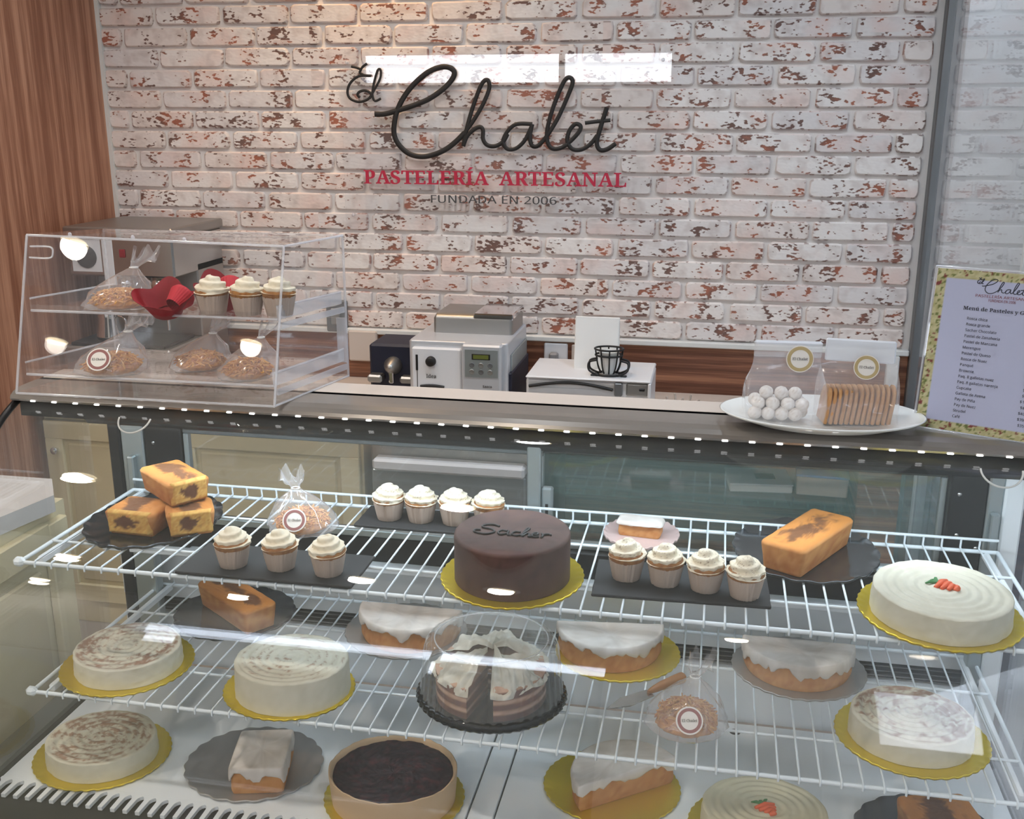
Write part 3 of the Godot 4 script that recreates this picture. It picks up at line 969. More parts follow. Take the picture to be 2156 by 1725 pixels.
func display_case():
	var c := thing("display_case", "long refrigerated pastry case with a curved glass front and white inside", "display case", Vector3.ZERO)
	# lower body
	part("base_body", span(Vector3(CX0, 0.0, -2.12), Vector3(CX1, 0.42, -1.44), 0.01), M.black, c)
	var bump := along_x([Vector2(-1.55, 0.42), Vector2(-1.55, 0.452), Vector2(-1.44, 0.452), Vector2(-1.395, 0.44), Vector2(-1.38, 0.41), Vector2(-1.38, 0.3), Vector2(-1.44, 0.3)], CX0 - 0.05, CX1)
	part("front_bumper", bump, M.black, c)
	part("under_tray", span(Vector3(CX0, 0.42, -2.1), Vector3(CX1, 0.449, -1.55)), M.black, c)
	for x in [[-1.365, -0.4165], [-0.4125, -0.3645], [-0.3605, 0.605]]:
		part("deck_panel", span(Vector3(x[0], 0.449, -2.085), Vector3(x[1], 0.46, -1.603), 0.0015), M.case_white, c)
	# slotted front edge of the deck: rounded teeth
	var tp := PackedVector2Array()
	var tw := 0.0262
	for k in 7:
		var t := PI * k / 6.0
		tp.append(Vector2(-tw / 2 + 0.0072 * sin(t / 2) - 0.0, -1.603 + 0.008 * (1.0 - cos(t / 2)) ))
	tp = PackedVector2Array([Vector2(-tw / 2, -1.604), Vector2(-tw / 2, -1.598), Vector2(-0.0085, -1.594), Vector2(-0.0055, -1.588), Vector2(-0.0045, -1.552), Vector2(0.0045, -1.552), Vector2(0.0055, -1.588), Vector2(0.0085, -1.594), Vector2(tw / 2, -1.598), Vector2(tw / 2, -1.604)])
	var tm := MB.new()
	tm.xf = Transform3D(Basis(Vector3(1, 0, 0), Vector3(0, 0, 1), Vector3(0, -1, 0)), Vector3.ZERO)
	tm.prism(tp, -0.46, -0.4525)
	var tmesh := tm.mesh()
	var nt := int((0.605 + 1.365) / tw)
	for k in nt:
		part("grille_tooth", tmesh, M.case_white, c, Vector3(-1.365 + tw * (k + 0.5), 0, 0))
	for x in [-1.385, 0.0]:
		pass
	part("side_ledge", span(Vector3(-1.43, 0.40, -2.1), Vector3(-1.366, 0.475, -1.5), 0.006), M.black, c)
	part("drain_hole", lathe_disc(0.012), M.black, c, Vector3(0.09, 0.4603, -2.05))
	# rear
	part("rear_panel", span(Vector3(CX0, 0.632, -2.12), Vector3(CX1, 0.79, -2.10)), M.case_white, c)
	part("rear_panel", span(Vector3(CX0, 0.455, -2.12), Vector3(CX1, 0.587, -2.10)), M.case_white, c)
	part("vent_back", span(Vector3(CX0, 0.58, -2.14), Vector3(CX1, 0.64, -2.12)), M.black, c)
	for y in [0.598, 0.609, 0.620]:
		part("vent_slat", span(Vector3(CX0, y, -2.12), Vector3(CX1, y + 0.003, -2.105)), M.dark_aluminium, c)
	part("door_track", span(Vector3(-1.16, 0.79, -2.11), Vector3(0.475, 0.85, -2.05), 0.003), M.black, c)
	part("rear_sill", span(Vector3(CX0, 0.772, -2.10), Vector3(CX1, 0.79, -2.03), 0.002), M.case_white, c)
	# uprights and dark end panels either side of the doors
	for s in [[-1.325, -1.296, -1.296, -1.242, -1.242, -1.152], [0.563, 0.60, 0.535, 0.563, 0.466, 0.535]]:
		part("corner_post", span(Vector3(s[0], 0.46, -2.07), Vector3(s[1], 1.19, -2.03), 0.004), M.black if s[0] < 0 else M.case_white, c)
		part("upright", span(Vector3(s[2], 0.46, -2.065), Vector3(s[3], 1.19, -2.035), 0.003), M.aluminium, c)
		part("bracket_slot", span(Vector3((s[2] + s[3]) / 2 - 0.004, 0.955, -2.036), Vector3((s[2] + s[3]) / 2 + 0.004, 0.995, -2.033)), M.black, c)
		part("end_panel", span(Vector3(s[4], 0.79, -2.07), Vector3(s[5], 1.19, -2.04), 0.003), M.black, c)
		part("shelf_bracket", span(Vector3((s[2] + s[3]) / 2 - 0.008, 0.905, -2.036), Vector3((s[2] + s[3]) / 2 + 0.008, 1.01, -2.018), 0.003), M.aluminium, c)
		for q in [[0.25, 1.04], [0.3, 0.955], [0.85, 0.93]]:
			part("screw", screw(), M.steel, c, Vector3(lerpf(s[4], s[5], q[0]), q[1], -2.04))
	# sliding rear doors
	var dz := -2.055
	for d in [[-1.15, -0.336, -2.055], [-0.366, 0.466, -2.075]]:
		var p := part("sliding_door", span(Vector3(d[0] + 0.01, 0.855, d[2] - 0.004), Vector3(d[1] - 0.01, 1.075, d[2] + 0.001)), M.glass if d[0] < -1 else M.green_glass, c)
		part("door_rail", span(Vector3(d[0], 1.064, d[2] - 0.009), Vector3(d[1], 1.08, d[2] + 0.009), 0.002), M.rail_grey, p)
		part("door_rail", span(Vector3(d[0], 0.85, d[2] - 0.009), Vector3(d[1], 0.866, d[2] + 0.009), 0.002), M.aluminium, p)
		var l0: float = d[0]
		part("door_stile", span(Vector3(l0, 0.866, d[2] - 0.009), Vector3(l0 + (0.012 if d[0] < -1 else 0.028), 1.064, d[2] + 0.009), 0.002), M.aluminium, p)
		part("door_stile", span(Vector3(d[1] - (0.028 if d[0] < -1 else 0.012), 0.866, d[2] - 0.009), Vector3(d[1], 1.064, d[2] + 0.009), 0.002), M.aluminium, p)
	part("center_post", span(Vector3(-0.366, 0.79, -2.045), Vector3(-0.337, 1.115, -2.022), 0.003), M.aluminium, c)
	part("latch_plate", span(Vector3(-0.336, 0.86, -2.045), Vector3(-0.312, 1.0, -2.026), 0.004), M.aluminium, c)
	part("latch_slot", span(Vector3(-0.327, 0.935, -2.0262), Vector3(-0.321, 0.965, -2.0248)), M.black, c)
	# header and top
	part("header", along_x([Vector2(-2.11, 1.08), Vector2(-2.03, 1.08), Vector2(-1.93, 1.19), Vector2(-2.06, 1.19)], CX0, CX1), M.black, c)
	part("rear_ledge", span(Vector3(CX0, 1.19, -1.968), Vector3(CX1, TOP, -1.895), 0.001), M.beige_top, c)
	part("top_gap", span(Vector3(CX0, 1.192, -1.893), Vector3(CX1, 1.2195, -1.878)), M.gap_black, c)
	part("top_rail", along_x([Vector2(-1.878, 1.188), Vector2(-1.878, TOP), Vector2(-1.835, TOP), Vector2(-1.815, 1.219), Vector2(-1.797, 1.215), Vector2(-1.787, 1.209), Vector2(-1.784, 1.203), Vector2(-1.788, 1.198), Vector2(-1.80, 1.196)], CX0, CX1), M.grey_top, c)
	part("underside", span(Vector3(CX0, 1.178, -1.97), Vector3(CX1, 1.19, -1.815)), M.black, c)
	part("light_valance", span(Vector3(CX0, 1.160, -1.818), Vector3(CX1, 1.19, -1.812)), M.black, c)
	var lm := bx(Vector3.ZERO, Vector3(0.011, 0.003, 0.003), 0.001).mesh()
	for k in 42:
		part("led_light", lm, M.led_glow, c, Vector3(CX0 + 0.05 + 0.0465 * k, 1.1995, -1.785))
	# glass
	var gp := glass_profile()
	var gm := MB.new()
	for side in 2:
		var rows := []
		for p in gp:
			var row := []
			for k in 2:
				row.append(Vector3(lerpf(CX0 + 0.004, CX1 - 0.004, float(k)), p.y, p.x - 0.006 * side))
			if side == 1: row.reverse()
			rows.append(row)
		rows.reverse()
		gm.sheet(rows)
	part("curved_front_glass", gm, M.glass, c)
	for x in [CX0, CX1]:
		var poly := []
		for p in gp: poly.append(p)
		poly.append(Vector2(-2.03, 0.452))
		poly.append(Vector2(-2.03, 1.18))
		part("end_glass", along_x(poly, x - 0.003, x + 0.003), M.glass, c)
		var strip := []
		for p in gp: strip.append(Vector3(x, p.y, p.x))
		var sm := MB.new()
		sm.tube(strip, 0.007 if x < 0 else 0.004, 8)
		part("glass_edge_trim", sm, M.black if x < 0 else M.acrylic_edge, c)
	for x in [-1.094, 0.481]:
		var ring := []
		for k in 17: ring.append(Vector3(x + 0.033 * cos(PI + PI * k / 16), 1.180 + 0.022 * sin(PI + PI * k / 16), -1.774 - 0.026 * sin(PI + PI * k / 16)))
		var rm := MB.new()
		rm.tube(ring, 0.0018, 6)
		part("glass_clamp_ring", rm, M.trim_white, c)
	# left-hand counter beside the case
	var lc := thing("side_counter", "cream side cabinet with a pale marble top, left of the glass case", "counter", Vector3(-1.50, 0, -2.13))
	part("cabinet_body", span(Vector3(-0.72, 0, 0.02), Vector3(-0.012, 0.86, 1.9)), M.cream_door, lc)
	var mt := MB.new()
	mt.xf = Transform3D(Basis(Vector3(1, 0, 0), Vector3(0, 0, 1), Vector3(0, -1, 0)), Vector3.ZERO)
	mt.prism(PackedVector2Array([Vector2(-0.73, 0.0), Vector2(-0.05, 0.0), Vector2(0.022, 0.10), Vector2(-0.012, 0.26), Vector2(-0.012, 1.9), Vector2(-0.73, 1.9)]), -0.9, -0.86)
	part("marble_top", mt, M.marble, lc)
	var fr := MB.new()
	for z in [0.08, 0.62]: fr.box(Vector3(0.0, 0.45, z), Vector3(0.022, 0.76, 0.07), 0.003)
	for y in [0.10, 0.80]: fr.box(Vector3(0.0, y, 0.35), Vector3(0.022, 0.07, 0.47), 0.003)
	part("door_frame", fr, M.cream_door, lc)
	part("door_panel", bx(Vector3(-0.004, 0.45, 0.35), Vector3(0.016, 0.56, 0.40), 0.005), M.cream_panel, lc)

func lathe_disc(r: float) -> MB:
	var m := MB.new()
	m.lathe([Vector2(r, 0), Vector2(r * 0.9, 0.0006), Vector2(0, 0.0006)], 20)
	return m

func screw() -> ArrayMesh:
	if not has_meta("screw"):
		var m := MB.new()
		m.xf = Transform3D(Basis(Vector3.RIGHT, PI / 2), Vector3.ZERO)
		m.lathe([Vector2(0.0045, 0), Vector2(0.004, 0.002), Vector2(0, 0.003)], 10)
		set_meta("screw", m.mesh())
	return get_meta("screw")

# ==================================================================== wire racks
func racks():
	for q in [["upper white wire rack across the middle of the glass case", S1, -1.60, -2.0], ["lower white wire rack across the glass case, just above the white deck", S2, -1.585, -2.075]]:
		var r := thing("wire_rack", q[0], "rack", Vector3(0, q[1], 0), 0.0)
		var x0 := -1.255
		var x1 := 0.555
		var zf: float = q[2]
		var zb: float = q[3]
		var fm := MB.new()
		fm.tube([Vector3(x0, -0.007, zf), Vector3(x1, -0.007, zf)], 0.004, 8)
		part("front_rail", fm, M.wire_white, r)
		var bm := MB.new()
		bm.tube([Vector3(x0, -0.007, zb), Vector3(x1, -0.007, zb)], 0.004, 8)
		part("back_rail", bm, M.wire_white, r)
		var b2 := MB.new()
		b2.tube([Vector3(x0, 0.016, zb - 0.004), Vector3(x1, 0.016, zb - 0.004)], 0.003, 8)
		part("back_rail", b2, M.wire_white, r)
		for x in [x0, x1]:
			var sm := MB.new()
			sm.tube([Vector3(x, -0.007, zf), Vector3(x, -0.007, zb)], 0.004, 8)
			part("side_rail", sm, M.wire_white, r)
			part("corner_cap", bx(Vector3(x, -0.006, zf), Vector3(0.022, 0.018, 0.018), 0.006), M.wire_white, r)
			var br := MB.new()
			br.box(Vector3(x + signf(-x) * 0.02, -0.016, (zf + zb) / 2 - 0.02), Vector3(0.012, 0.016, zb * -1 + zf - 0.02), 0.003)
			part("arm", br, M.case_white, r)
		for f in [0.25, 0.70]:
			var mm := MB.new()
			var z: float = lerpf(zf, zb, f)
			mm.tube([Vector3(x0, -0.0055, z), Vector3(x1, -0.0055, z)], 0.0028, 6)
			part("cross_rod", mm, M.wire_white, r)
		var wm := MB.new()
		wm.tube([Vector3(0, -0.013, zf + 0.0035), Vector3(0, -0.004, zf + 0.0045), Vector3(0, -0.0016, zf), Vector3(0, -0.0016, zb), Vector3(0, 0.016, zb + 0.001)], 0.0021, 6)
		var wire := wm.mesh()
		var n := 53
		for k in range(1, n):
			part("wire", wire, M.wire_white, r, Vector3(lerpf(x0, x1, float(k) / n), 0, 0))

# ==================================================================== makers of pastry
func scallop_disc(r: float, waves: int, amp: float, lip: float, thick := 0.0035) -> MB:
	var m := MB.new()
	var mod := func(t: float, k: int, p: Vector3) -> Vector3:
		if k >= 1 and k <= 3:
			var s := 1.0 + amp * absf(cos(waves * t * 0.5))
			return Vector3(p.x * s, p.y + lip * 0.25 * sin(waves * t), p.z * s)
		return p
	m.lathe([Vector2(r * 0.9, 0), Vector2(r, lip * 0.6), Vector2(r * 1.008, lip + thick * 0.5), Vector2(r * 0.995, lip + thick), Vector2(r * 0.90, thick), Vector2(0, thick)], 144, mod)
	return m

func board(called: String, label: String, x: float, y: float, z: float, r: float, m: Material, zs := 1.0, waves := 40, amp := 0.02, lip := 0.003, group := ""):
	var o := single(called, scallop_disc(r, waves, amp, lip), m, label, "cake board" if called == "cake_board" else "plate", Vector3(x, y, z), 0.0, group)
	o.scale.z = zs
	return o

# a round frosted cake: frosting(theta, radius share, top?) -> colour
func round_cake(label: String, x: float, y: float, z: float, r: float, h: float, zs: float, tint: Callable, ridge := 0.0012, seed_ := 0.0) -> Node3D:
	var t := thing("round_cake", label, "cake", Vector3(x, y, z))
	t.scale.z = zs
	var m := MB.new()
	var prof := []
	for k in 9: prof.append(Vector2(r * (1.015 - 0.02 * k / 8.0), h * k / 8.0 * 0.93))
	for k in 5: prof.append(Vector2(r * 0.993 - 0.008 * (1 - cos(PI / 2 * (k + 1) / 5.0)), h * 0.93 + h * 0.07 * sin(PI / 2 * (k + 1) / 5.0)))
	var first := prof.size()
	for k in 40: prof.append(Vector2((r - 0.0085) * (1.0 - (k + 1) / 40.0), h))
	var mod := func(a: float, k: int, p: Vector3) -> Vector3:
		if k < first:
			var n := 0.0016 * fb(Vector3(cos(a) * 2.0, p.y * 50.0, sin(a) * 2.0 + seed_), 1.6, 2)
			return Vector3(p.x * (1 + n / r), p.y + (0.002 * fb(Vector3(cos(a), sin(a), seed_), 2.0, 2) if k > 8 else 0.0), p.z * (1 + n / r))
		var q := Vector2(p.x, p.z).length() / r
		return p + Vector3(0, ridge * sin(q * 42.0 + a) * smoothstep(0.0, 0.12, q) + 0.001 * fb(Vector3(p.x, seed_, p.z), 25.0, 2), 0)
	var tn := func(a: float, k: int, p: Vector3) -> Color:
		return tint.call(a, Vector2(p.x, p.z).length() / r, k >= first - 2, p)
	m.lathe(prof, 120, mod, tn)
	part("frosting", m, M.frosting, t)
	return t

func white_plain(_a, q, top, p: Vector3) -> Color:
	var c := lin(212, 209, 192).lerp(lin(200, 196, 176), clampf(0.5 + fb(p, 30.0, 2), 0, 1) * 0.6)
	return c

func cinnamon(cover: float, seed_: float, cx: float, cz: float, swirl: float) -> Callable:
	return func(a, q, top, p: Vector3) -> Color:
		var c := white_plain(a, q, top, p)
		if not top: return c
		var d := Vector2(p.x - cx, p.z - cz).length() * 10.0
		var s := cover + 0.8 * fb(Vector3(p.x * 1.2, seed_, p.z * 2.6), 16.0, 2) + 0.55 * fb(Vector3(p.x, seed_ + 4, p.z), 110.0, 2) + swirl * sin(q * 42.0 + a) * 0.5
		if cx != 0.0: s -= (0.55 - d) * 0.7
		s *= 1.6
		s *= 1.0 - smoothstep(0.90, 0.98, q)
		return c.lerp(lin(138, 92, 66), clampf(s, 0.0, 0.82))

func carrot_mark(parent: Node, at: Vector3, turn: float, s: float):
	var o := MB.new()
	for k in 4:
		var w: float = [0.019, 0.016, 0.011, 0.006][k] * s
		var f := k * 0.009 * s
		o.tube([Vector3(-w, 0.002, f), Vector3(0, 0.0055, f + 0.001), Vector3(w, 0.002, f)], [0.003 * s, 0.0058 * s, 0.003 * s], 8)
	var c := part("carrot_decoration", o, M.carrot_orange, parent, at, "orange piped carrot")
	c.rotation.y = turn
	var g := MB.new()
	for k in 3:
		g.tube([Vector3(0, 0.002, -0.006 * s), Vector3((k - 1) * 0.009 * s, 0.004, -0.014 * s), Vector3((k - 1) * 0.016 * s, 0.002, -0.019 * s)], [0.003 * s, 0.003 * s, 0.001], 6)
	part("carrot_leaf", g, M.leaf_green, c)

# plan outlines, anticlockwise as lathe() goes, in x, z
func half_outline(r: float, n := 60) -> Array:
	var out := []
	for k in n + 1:
		var t := PI + PI * k / n
		out.append(Vector2(r * cos(t), -r * sin(t)))
	for k in range(1, 24): out.append(Vector2(lerpf(r, -r, k / 24.0), 0))
	return out

func box_outline(hx: float, hz: float) -> Array:
	return plan(hx, hz, 0.006, 3, 16)

func iced_cake(called: String, label: String, outline: Array, x: float, y: float, z: float, h: float, turn: float, drop: float, seed_: float, skip_back := false) -> Node3D:
	var t := thing(called, label, "cake", Vector3(x, y, z), turn)
	var cen := Vector2.ZERO
	for p in outline: cen += p
	cen /= outline.size()
	var body := MB.new()
	var rows := []
	var cols := []
	for k in 7:
		var yy := h * k / 6.0
		var row := []
		var cr := []
		for p in outline:
			var d: Vector2 = (p - cen) * (0.985 + 0.01 * sin(k * 1.3)) * (0.97 if k == 0 else 1.0) + cen
			row.append(Vector3(d.x, yy, d.y))
			var n := fb(Vector3(d.x, yy * 2.0, d.y + seed_), 40.0, 2)
			cr.append(lin(206, 150, 92).lerp(lin(176, 112, 56), clampf(0.4 + n * 0.8, 0, 1)))
		rows.append(row); cols.append(cr)
	body.sheet(rows, true, cols)
	var top := []
	for p in outline: top.append(Vector3(p.x, h, p.y))
	body.col = lin(206, 150, 92)
	body.face(top)
	part("sponge", body, M.cake, t)
	var ic := MB.new()
	rows = []
	cols = []
	var spec := [[0.0, 1.0, 0.001], [0.0, 1.0, 0.0035], [0.35, 1.0, 0.0045], [0.75, 1.0, 0.004], [1.0, 1.0, 0.0025], [1.0, 0.985, 0.0], [1.0, 0.9, 0.0], [1.0, 0.75, 0.0], [1.0, 0.5, 0.0], [1.0, 0.25, 0.0], [1.0, 0.0, 0.0]]
	for k in spec.size():
		var q: Array = spec[k]
		var row := []
		var cr := []
		for i in outline.size():
			var p: Vector2 = outline[i]
			var out_ := (p - cen).normalized()
			var dr := drop * clampf(0.62 + 1.0 * nz.get_noise_2d(p.x * 17.0 + seed_, p.y * 17.0 + seed_ * 2.0) + 0.22 * nz.get_noise_2d(p.x * 60.0, p.y * 60.0 + seed_), 0.15, 1.25)
			var d: Vector2 = (p - cen) * float(q[1]) + cen + out_ * float(q[2])
			var yy: float = h - dr * (1.0 - float(q[0])) + (0.0045 if k >= 5 else 0.003 if k == 4 else 0.0)
			if k >= 5: yy += 0.0012 * fb(Vector3(d.x, seed_, d.y), 30.0, 2)
			row.append(Vector3(d.x, yy, d.y))
			cr.append(lin(226, 220, 214).lerp(lin(206, 198, 190), clampf(0.5 + fb(Vector3(d.x, seed_, d.y), 26.0, 3), 0, 1)))
		rows.append(row); cols.append(cr)
	ic.sheet(rows, true, cols)
	part("white_icing", ic, M.icing, t)
	return t

func marble_loaf(called: String, label: String, x: float, y: float, z: float, hx: float, hz: float, h: float, turn: float, seed_: float, crust := 1.0) -> Node3D:
	var t := thing(called, label, "cake", Vector3(x, y, z), turn)
	var m := MB.new()
	var prof := [Vector3(0.004, 0, 1), Vector3(0.002, 0.003, 1)]
	for k in 7: prof.append(Vector3(0.002 - 0.006 * k / 6.0, 0.006 + (h * 0.8 - 0.006) * k / 6.0, 1))
	prof.append(Vector3(-0.004, h * 0.86, 1))
	prof.append(Vector3(-0.001, h * 0.92, 1))
	prof.append(Vector3(0.004, h * 0.96, 1))
	for k in 14: prof.append(Vector3(0.006, h * 0.97 + h * 0.07 * sin(PI / 2 * (k + 1) / 14.0), 1.0 - (k + 1) / 14.0))
	var mod := func(p: Vector3, k: int) -> Vector3:
		var n := fb(p + Vector3(seed_, 0, 0), 26.0, 3)
		if k > 11:
			return p + Vector3(0, 0.0035 * n - 0.003 * absf(sin(p.z * 40.0 + seed_)) * (1 - absf(p.x) / hx), 0)
		return p * (1.0 + 0.012 * n)
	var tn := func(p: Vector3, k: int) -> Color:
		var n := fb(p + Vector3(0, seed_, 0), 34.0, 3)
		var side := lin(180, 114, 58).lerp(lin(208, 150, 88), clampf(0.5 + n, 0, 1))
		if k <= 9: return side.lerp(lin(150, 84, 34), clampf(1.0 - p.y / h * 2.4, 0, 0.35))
		var rim := lin(192, 126, 60)
		var s := 0.7 * fb(Vector3(p.x * 1.2, seed_ * 3.0, p.z * 0.8), 13.0, 2) + 0.62 - absf(p.x) / hx * 1.15 - pow(absf(p.z) / hz, 4.0) * 0.5
		return rim.lerp(lin(92, 58, 36), clampf((s + 0.22 * fb(p, 90.0, 2)) * 3.4, 0, 0.9))
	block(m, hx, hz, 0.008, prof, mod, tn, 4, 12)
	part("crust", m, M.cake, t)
	return t

func loaf_slice(label: String, x: float, y: float, z: float, hx: float, hz: float, h: float, turn: float, seed_: float, tilt := 0.0) -> Node3D:
	var t := marble_loaf("marble_cake_piece", label, x, y, z, hx, hz, h, turn, seed_)
	t.rotation.x = tilt
	# the cut face, crumb with a chocolate heart
	var m := MB.new()
	var rows := []
	var cols := []
	for j in 15:
		var row := []
		var cr := []
		for i in 21:
			var u := -1.0 + 2.0 * i / 20.0
			var w := j / 14.0
			var p := Vector3(u * hx * 0.96, 0.003 + w * h * 0.93, hz + 0.0045 + 0.0016 * fb(Vector3(u, w * 0.7, seed_), 5.0, 3))
			if i == 0 or i == 20 or j == 0 or j == 14: p.z = hz - 0.004
			row.append(p)
			var d := Vector2(u * 1.15 + 0.15 * sin(seed_), (w - 0.5) * 1.9).length() + 0.34 * fb(Vector3(u, w, seed_), 1.8, 2) + 0.14 * fb(Vector3(u, w, seed_), 9.0, 2)
			var crumb := lin(216, 176, 98).lerp(lin(192, 140, 68), clampf(0.5 + fb(Vector3(u, w, seed_ + 3), 9.0, 2), 0, 1))
			cr.append(crumb.lerp(lin(98, 62, 42), smoothstep(0.62, 0.5, d)))
		rows.append(row); cols.append(cr)
	m.sheet(rows, false, cols)
	part("cut_face", m, M.cake, t)
	return t

func make_cupcake(kind: int, label: String) -> Node3D:
	var t := thing("cupcake", label, "cupcake", Vector3.ZERO)
	var liner := MB.new()
	var pleat := func(a: float, k: int, p: Vector3) -> Vector3:
		var s := 1.0 + (0.04 * (1.0 if fposmod(a * 40.0 / TAU, 1.0) < 0.5 else -1.0) if k > 0 and k < 5 else 0.0)
		return Vector3(p.x * s, p.y, p.z * s)
	liner.lathe([Vector2(0.020, 0), Vector2(0.0235, 0.0005), Vector2(0.0262, 0.013), Vector2(0.0285, 0.025), Vector2(0.0308, 0.037), Vector2(0.0295, 0.0372), Vector2(0.026, 0.034)], 80, pleat)
	part("paper_liner", liner, M.cup_paper, t)
	var sp := MB.new()
	sp.lathe([Vector2(0.0285, 0.034), Vector2(0.0315, 0.039), Vector2(0.0322, 0.044), Vector2(0.029, 0.049), Vector2(0, 0.052)], 40, null, func(a: float, k: int, p: Vector3) -> Color:
		return lin(134, 88, 52).lerp(lin(172, 122, 70), clampf(0.5 + fb(p + Vector3(kind, 0, 0), 90.0, 2), 0, 1)))
	part("sponge", sp, M.cake, t)
	var fr := MB.new()
	var prof := []
	var n := 34
	for k in n + 1:
		var s := float(k) / n
		prof.append(Vector2(0.0335 * pow(maxf(1.0 - s, 0.0), 0.55), 0.043 + 0.031 * pow(s, 0.95)))
	var turns := 2.7 + 0.3 * (kind % 3)
	var mod := func(a: float, k: int, p: Vector3) -> Vector3:
		var s := float(k) / n
		var w := sin(TAU * (s * turns) + a * (1.0 if kind % 2 == 0 else -1.0))
		var lobes := 0.045 * sin(a * (9 + kind % 3) + s * 16.0) * (1 - s)
		var f := 1.0 + (0.10 * w + lobes) * smoothstep(0.0, 0.08, s) + 0.05 * fb(p + Vector3(kind, 3, 0), 55.0, 2)
		return Vector3(p.x * f, p.y + 0.0026 * w * (1.0 - 0.5 * s), p.z * f)
	var tn := func(a: float, k: int, p: Vector3) -> Color:
		var c := lin(240, 232, 212).lerp(lin(226, 214, 188), clampf(0.5 + fb(p + Vector3(0, kind, 0), 70.0, 2), 0, 1) * 0.6)
		if kind >= 2: c = c.lerp(lin(120, 84, 56), smoothstep(0.32, 0.5, fb(p + Vector3(kind, 0, 5), 260.0, 2)) * 0.7)
		return c
	fr.lathe(prof, 64, mod, tn)
	part("frosting_swirl", fr, M.frosting, t)
	return t

var bags := 0
# a tied cellophane bag with a shredded golden pastry in it
func pastry_bag(label: String, x: float, y: float, z: float, w: float, h: float, turn: float, sticker := true, lean := Vector2.ZERO):
	bags += 1
	var sd := bags * 7.3
	var pa := single("shredded_pastry", nest(w * 0.36, h * 0.30, sd), M.cake, label.replace("cellophane bag", "golden shredded pastry in a clear bag").replace("tied ", ""), "pastry", Vector3(x, y + 0.002, z), turn, "")
	var t := thing("cellophane_bag", label, "bag", Vector3(x, y, z), turn)
	var m := MB.new()
	var prof := [Vector2(0.0, 0.0005), Vector2(w * 0.30, 0.0005), Vector2(w * 0.46, 0.001), Vector2(w * 0.5, h * 0.06), Vector2(w * 0.47, h * 0.18), Vector2(w * 0.42, h * 0.30), Vector2(w * 0.33, h * 0.44), Vector2(w * 0.20, h * 0.58), Vector2(w * 0.085, h * 0.70), Vector2(w * 0.05, h * 0.74), Vector2(w * 0.07, h * 0.79), Vector2(w * 0.12, h * 0.88), Vector2(w * 0.16, h * 1.0)]
	var mod := func(a: float, k: int, p: Vector3) -> Vector3:
		if k == 0: return p
		var q := p.y / h
		var f := 1.0 + 0.10 * sin(a * 5 + sd) * q + 0.14 * sin(a * 11 + sd * 2.0) * smoothstep(0.2, 0.8, q) + 0.16 * fb(p + Vector3(sd, 0, 0), 28.0, 2)
		var o := Vector3(p.x * f, p.y, p.z * f * 0.84)
		if k == prof.size() - 1: o.y += 0.16 * h * sin(a * 4 + sd)
		return o + Vector3(lean.x * q * q, 0, lean.y * q * q)
	m.lathe(prof, 36, mod)
	part("film", m, M.film, t)
	var tie := MB.new()
	var ring := []
	for k in 14: ring.append(Vector3(cos(TAU * k / 14) * w * 0.055 + lean.x * 0.55, h * 0.74, sin(TAU * k / 14) * w * 0.046 + lean.y * 0.55))
	tie.tube(ring, 0.0016, 6, true)
	part("tie", tie, M.paper_white, t)
	if sticker:
		var n := Vector3(0.08, 0.55, 0.83).normalized()
		var b := Basis(Vector3.UP.cross(n).normalized(), n, Vector3.UP.cross(n).normalized().cross(n))
		var s := MB.new()
		s.xf = Transform3D(b, Vector3(0, h * 0.33, w * 0.37))
		s.lathe([Vector2(w * 0.16, 0.0), Vector2(w * 0.16, 0.001), Vector2(0, 0.001)], 28)
		var st := part("round_sticker", s, M.sticker, t)
		var rg := MB.new()
		rg.xf = s.xf
		rg.lathe([Vector2(w * 0.142, 0.0009), Vector2(w * 0.142, 0.0014), Vector2(w * 0.105, 0.0014), Vector2(w * 0.105, 0.0009)], 28)
		part("sticker_ring", rg, M.rose_ring, st)
		sticker_script(st, s.xf, w * 0.16)

func sticker_script(parent: Node, xf: Transform3D, r: float):
	var tx := part("sticker_lettering", text("El Chalet", r * 0.26, 0.0004, true), M.ink_black, parent)
	tx.transform = xf * Transform3D(Basis(Vector3(1, 0, 0), Vector3(0, 0, -1), Vector3(0, 1, 0)), Vector3(0, 0.0016, 0))
	var b := tx.mesh.get_aabb()
	if b.size.x > r * 1.1: tx.scale *= r * 1.1 / b.size.x

func nest(r: float, h: float, sd: float) -> MB:
	var m := MB.new()
	var prof := [Vector2(r * 0.8, 0), Vector2(r, h * 0.2)]
	for k in 12: prof.append(Vector2(r * cos(PI / 2 * (k + 1) / 12.0), h * 0.2 + h * 0.75 * sin(PI / 2 * (k + 1) / 12.0)))
	m.lathe(prof, 60, func(a: float, k: int, p: Vector3) -> Vector3: return p * (1.0 + 0.14 * fb(p + Vector3(sd, 0, 0), 90.0, 2)), func(a: float, k: int, p: Vector3) -> Color: return lin(216, 150, 72).lerp(lin(160, 94, 38), clampf(0.4 + 1.1 * fb(p + Vector3(sd, 2, 0), 130.0, 2), 0, 1)))
	var r2 := RandomNumberGenerator.new()
	r2.seed = int(sd * 10)
	for k in 240:   # shreds
		var a := r2.randf() * TAU
		var q := sqrt(r2.randf())
		var y := h * (0.25 + 0.75 * sqrt(maxf(0.0, 1.0 - q * q)))
		var o := Vector3(cos(a) * q * r, y, sin(a) * q * r)
		var d := Vector3(r2.randf_range(-1, 1), r2.randf_range(-0.3, 0.3), r2.randf_range(-1, 1)).normalized() * r2.randf_range(0.005, 0.011)
		m.col = lin(232, 178, 98).lerp(lin(186, 114, 50), r2.randf())
		m.tube([o - d, o + Vector3(0, 0.003, 0), o + d], 0.0014, 5)
	return m

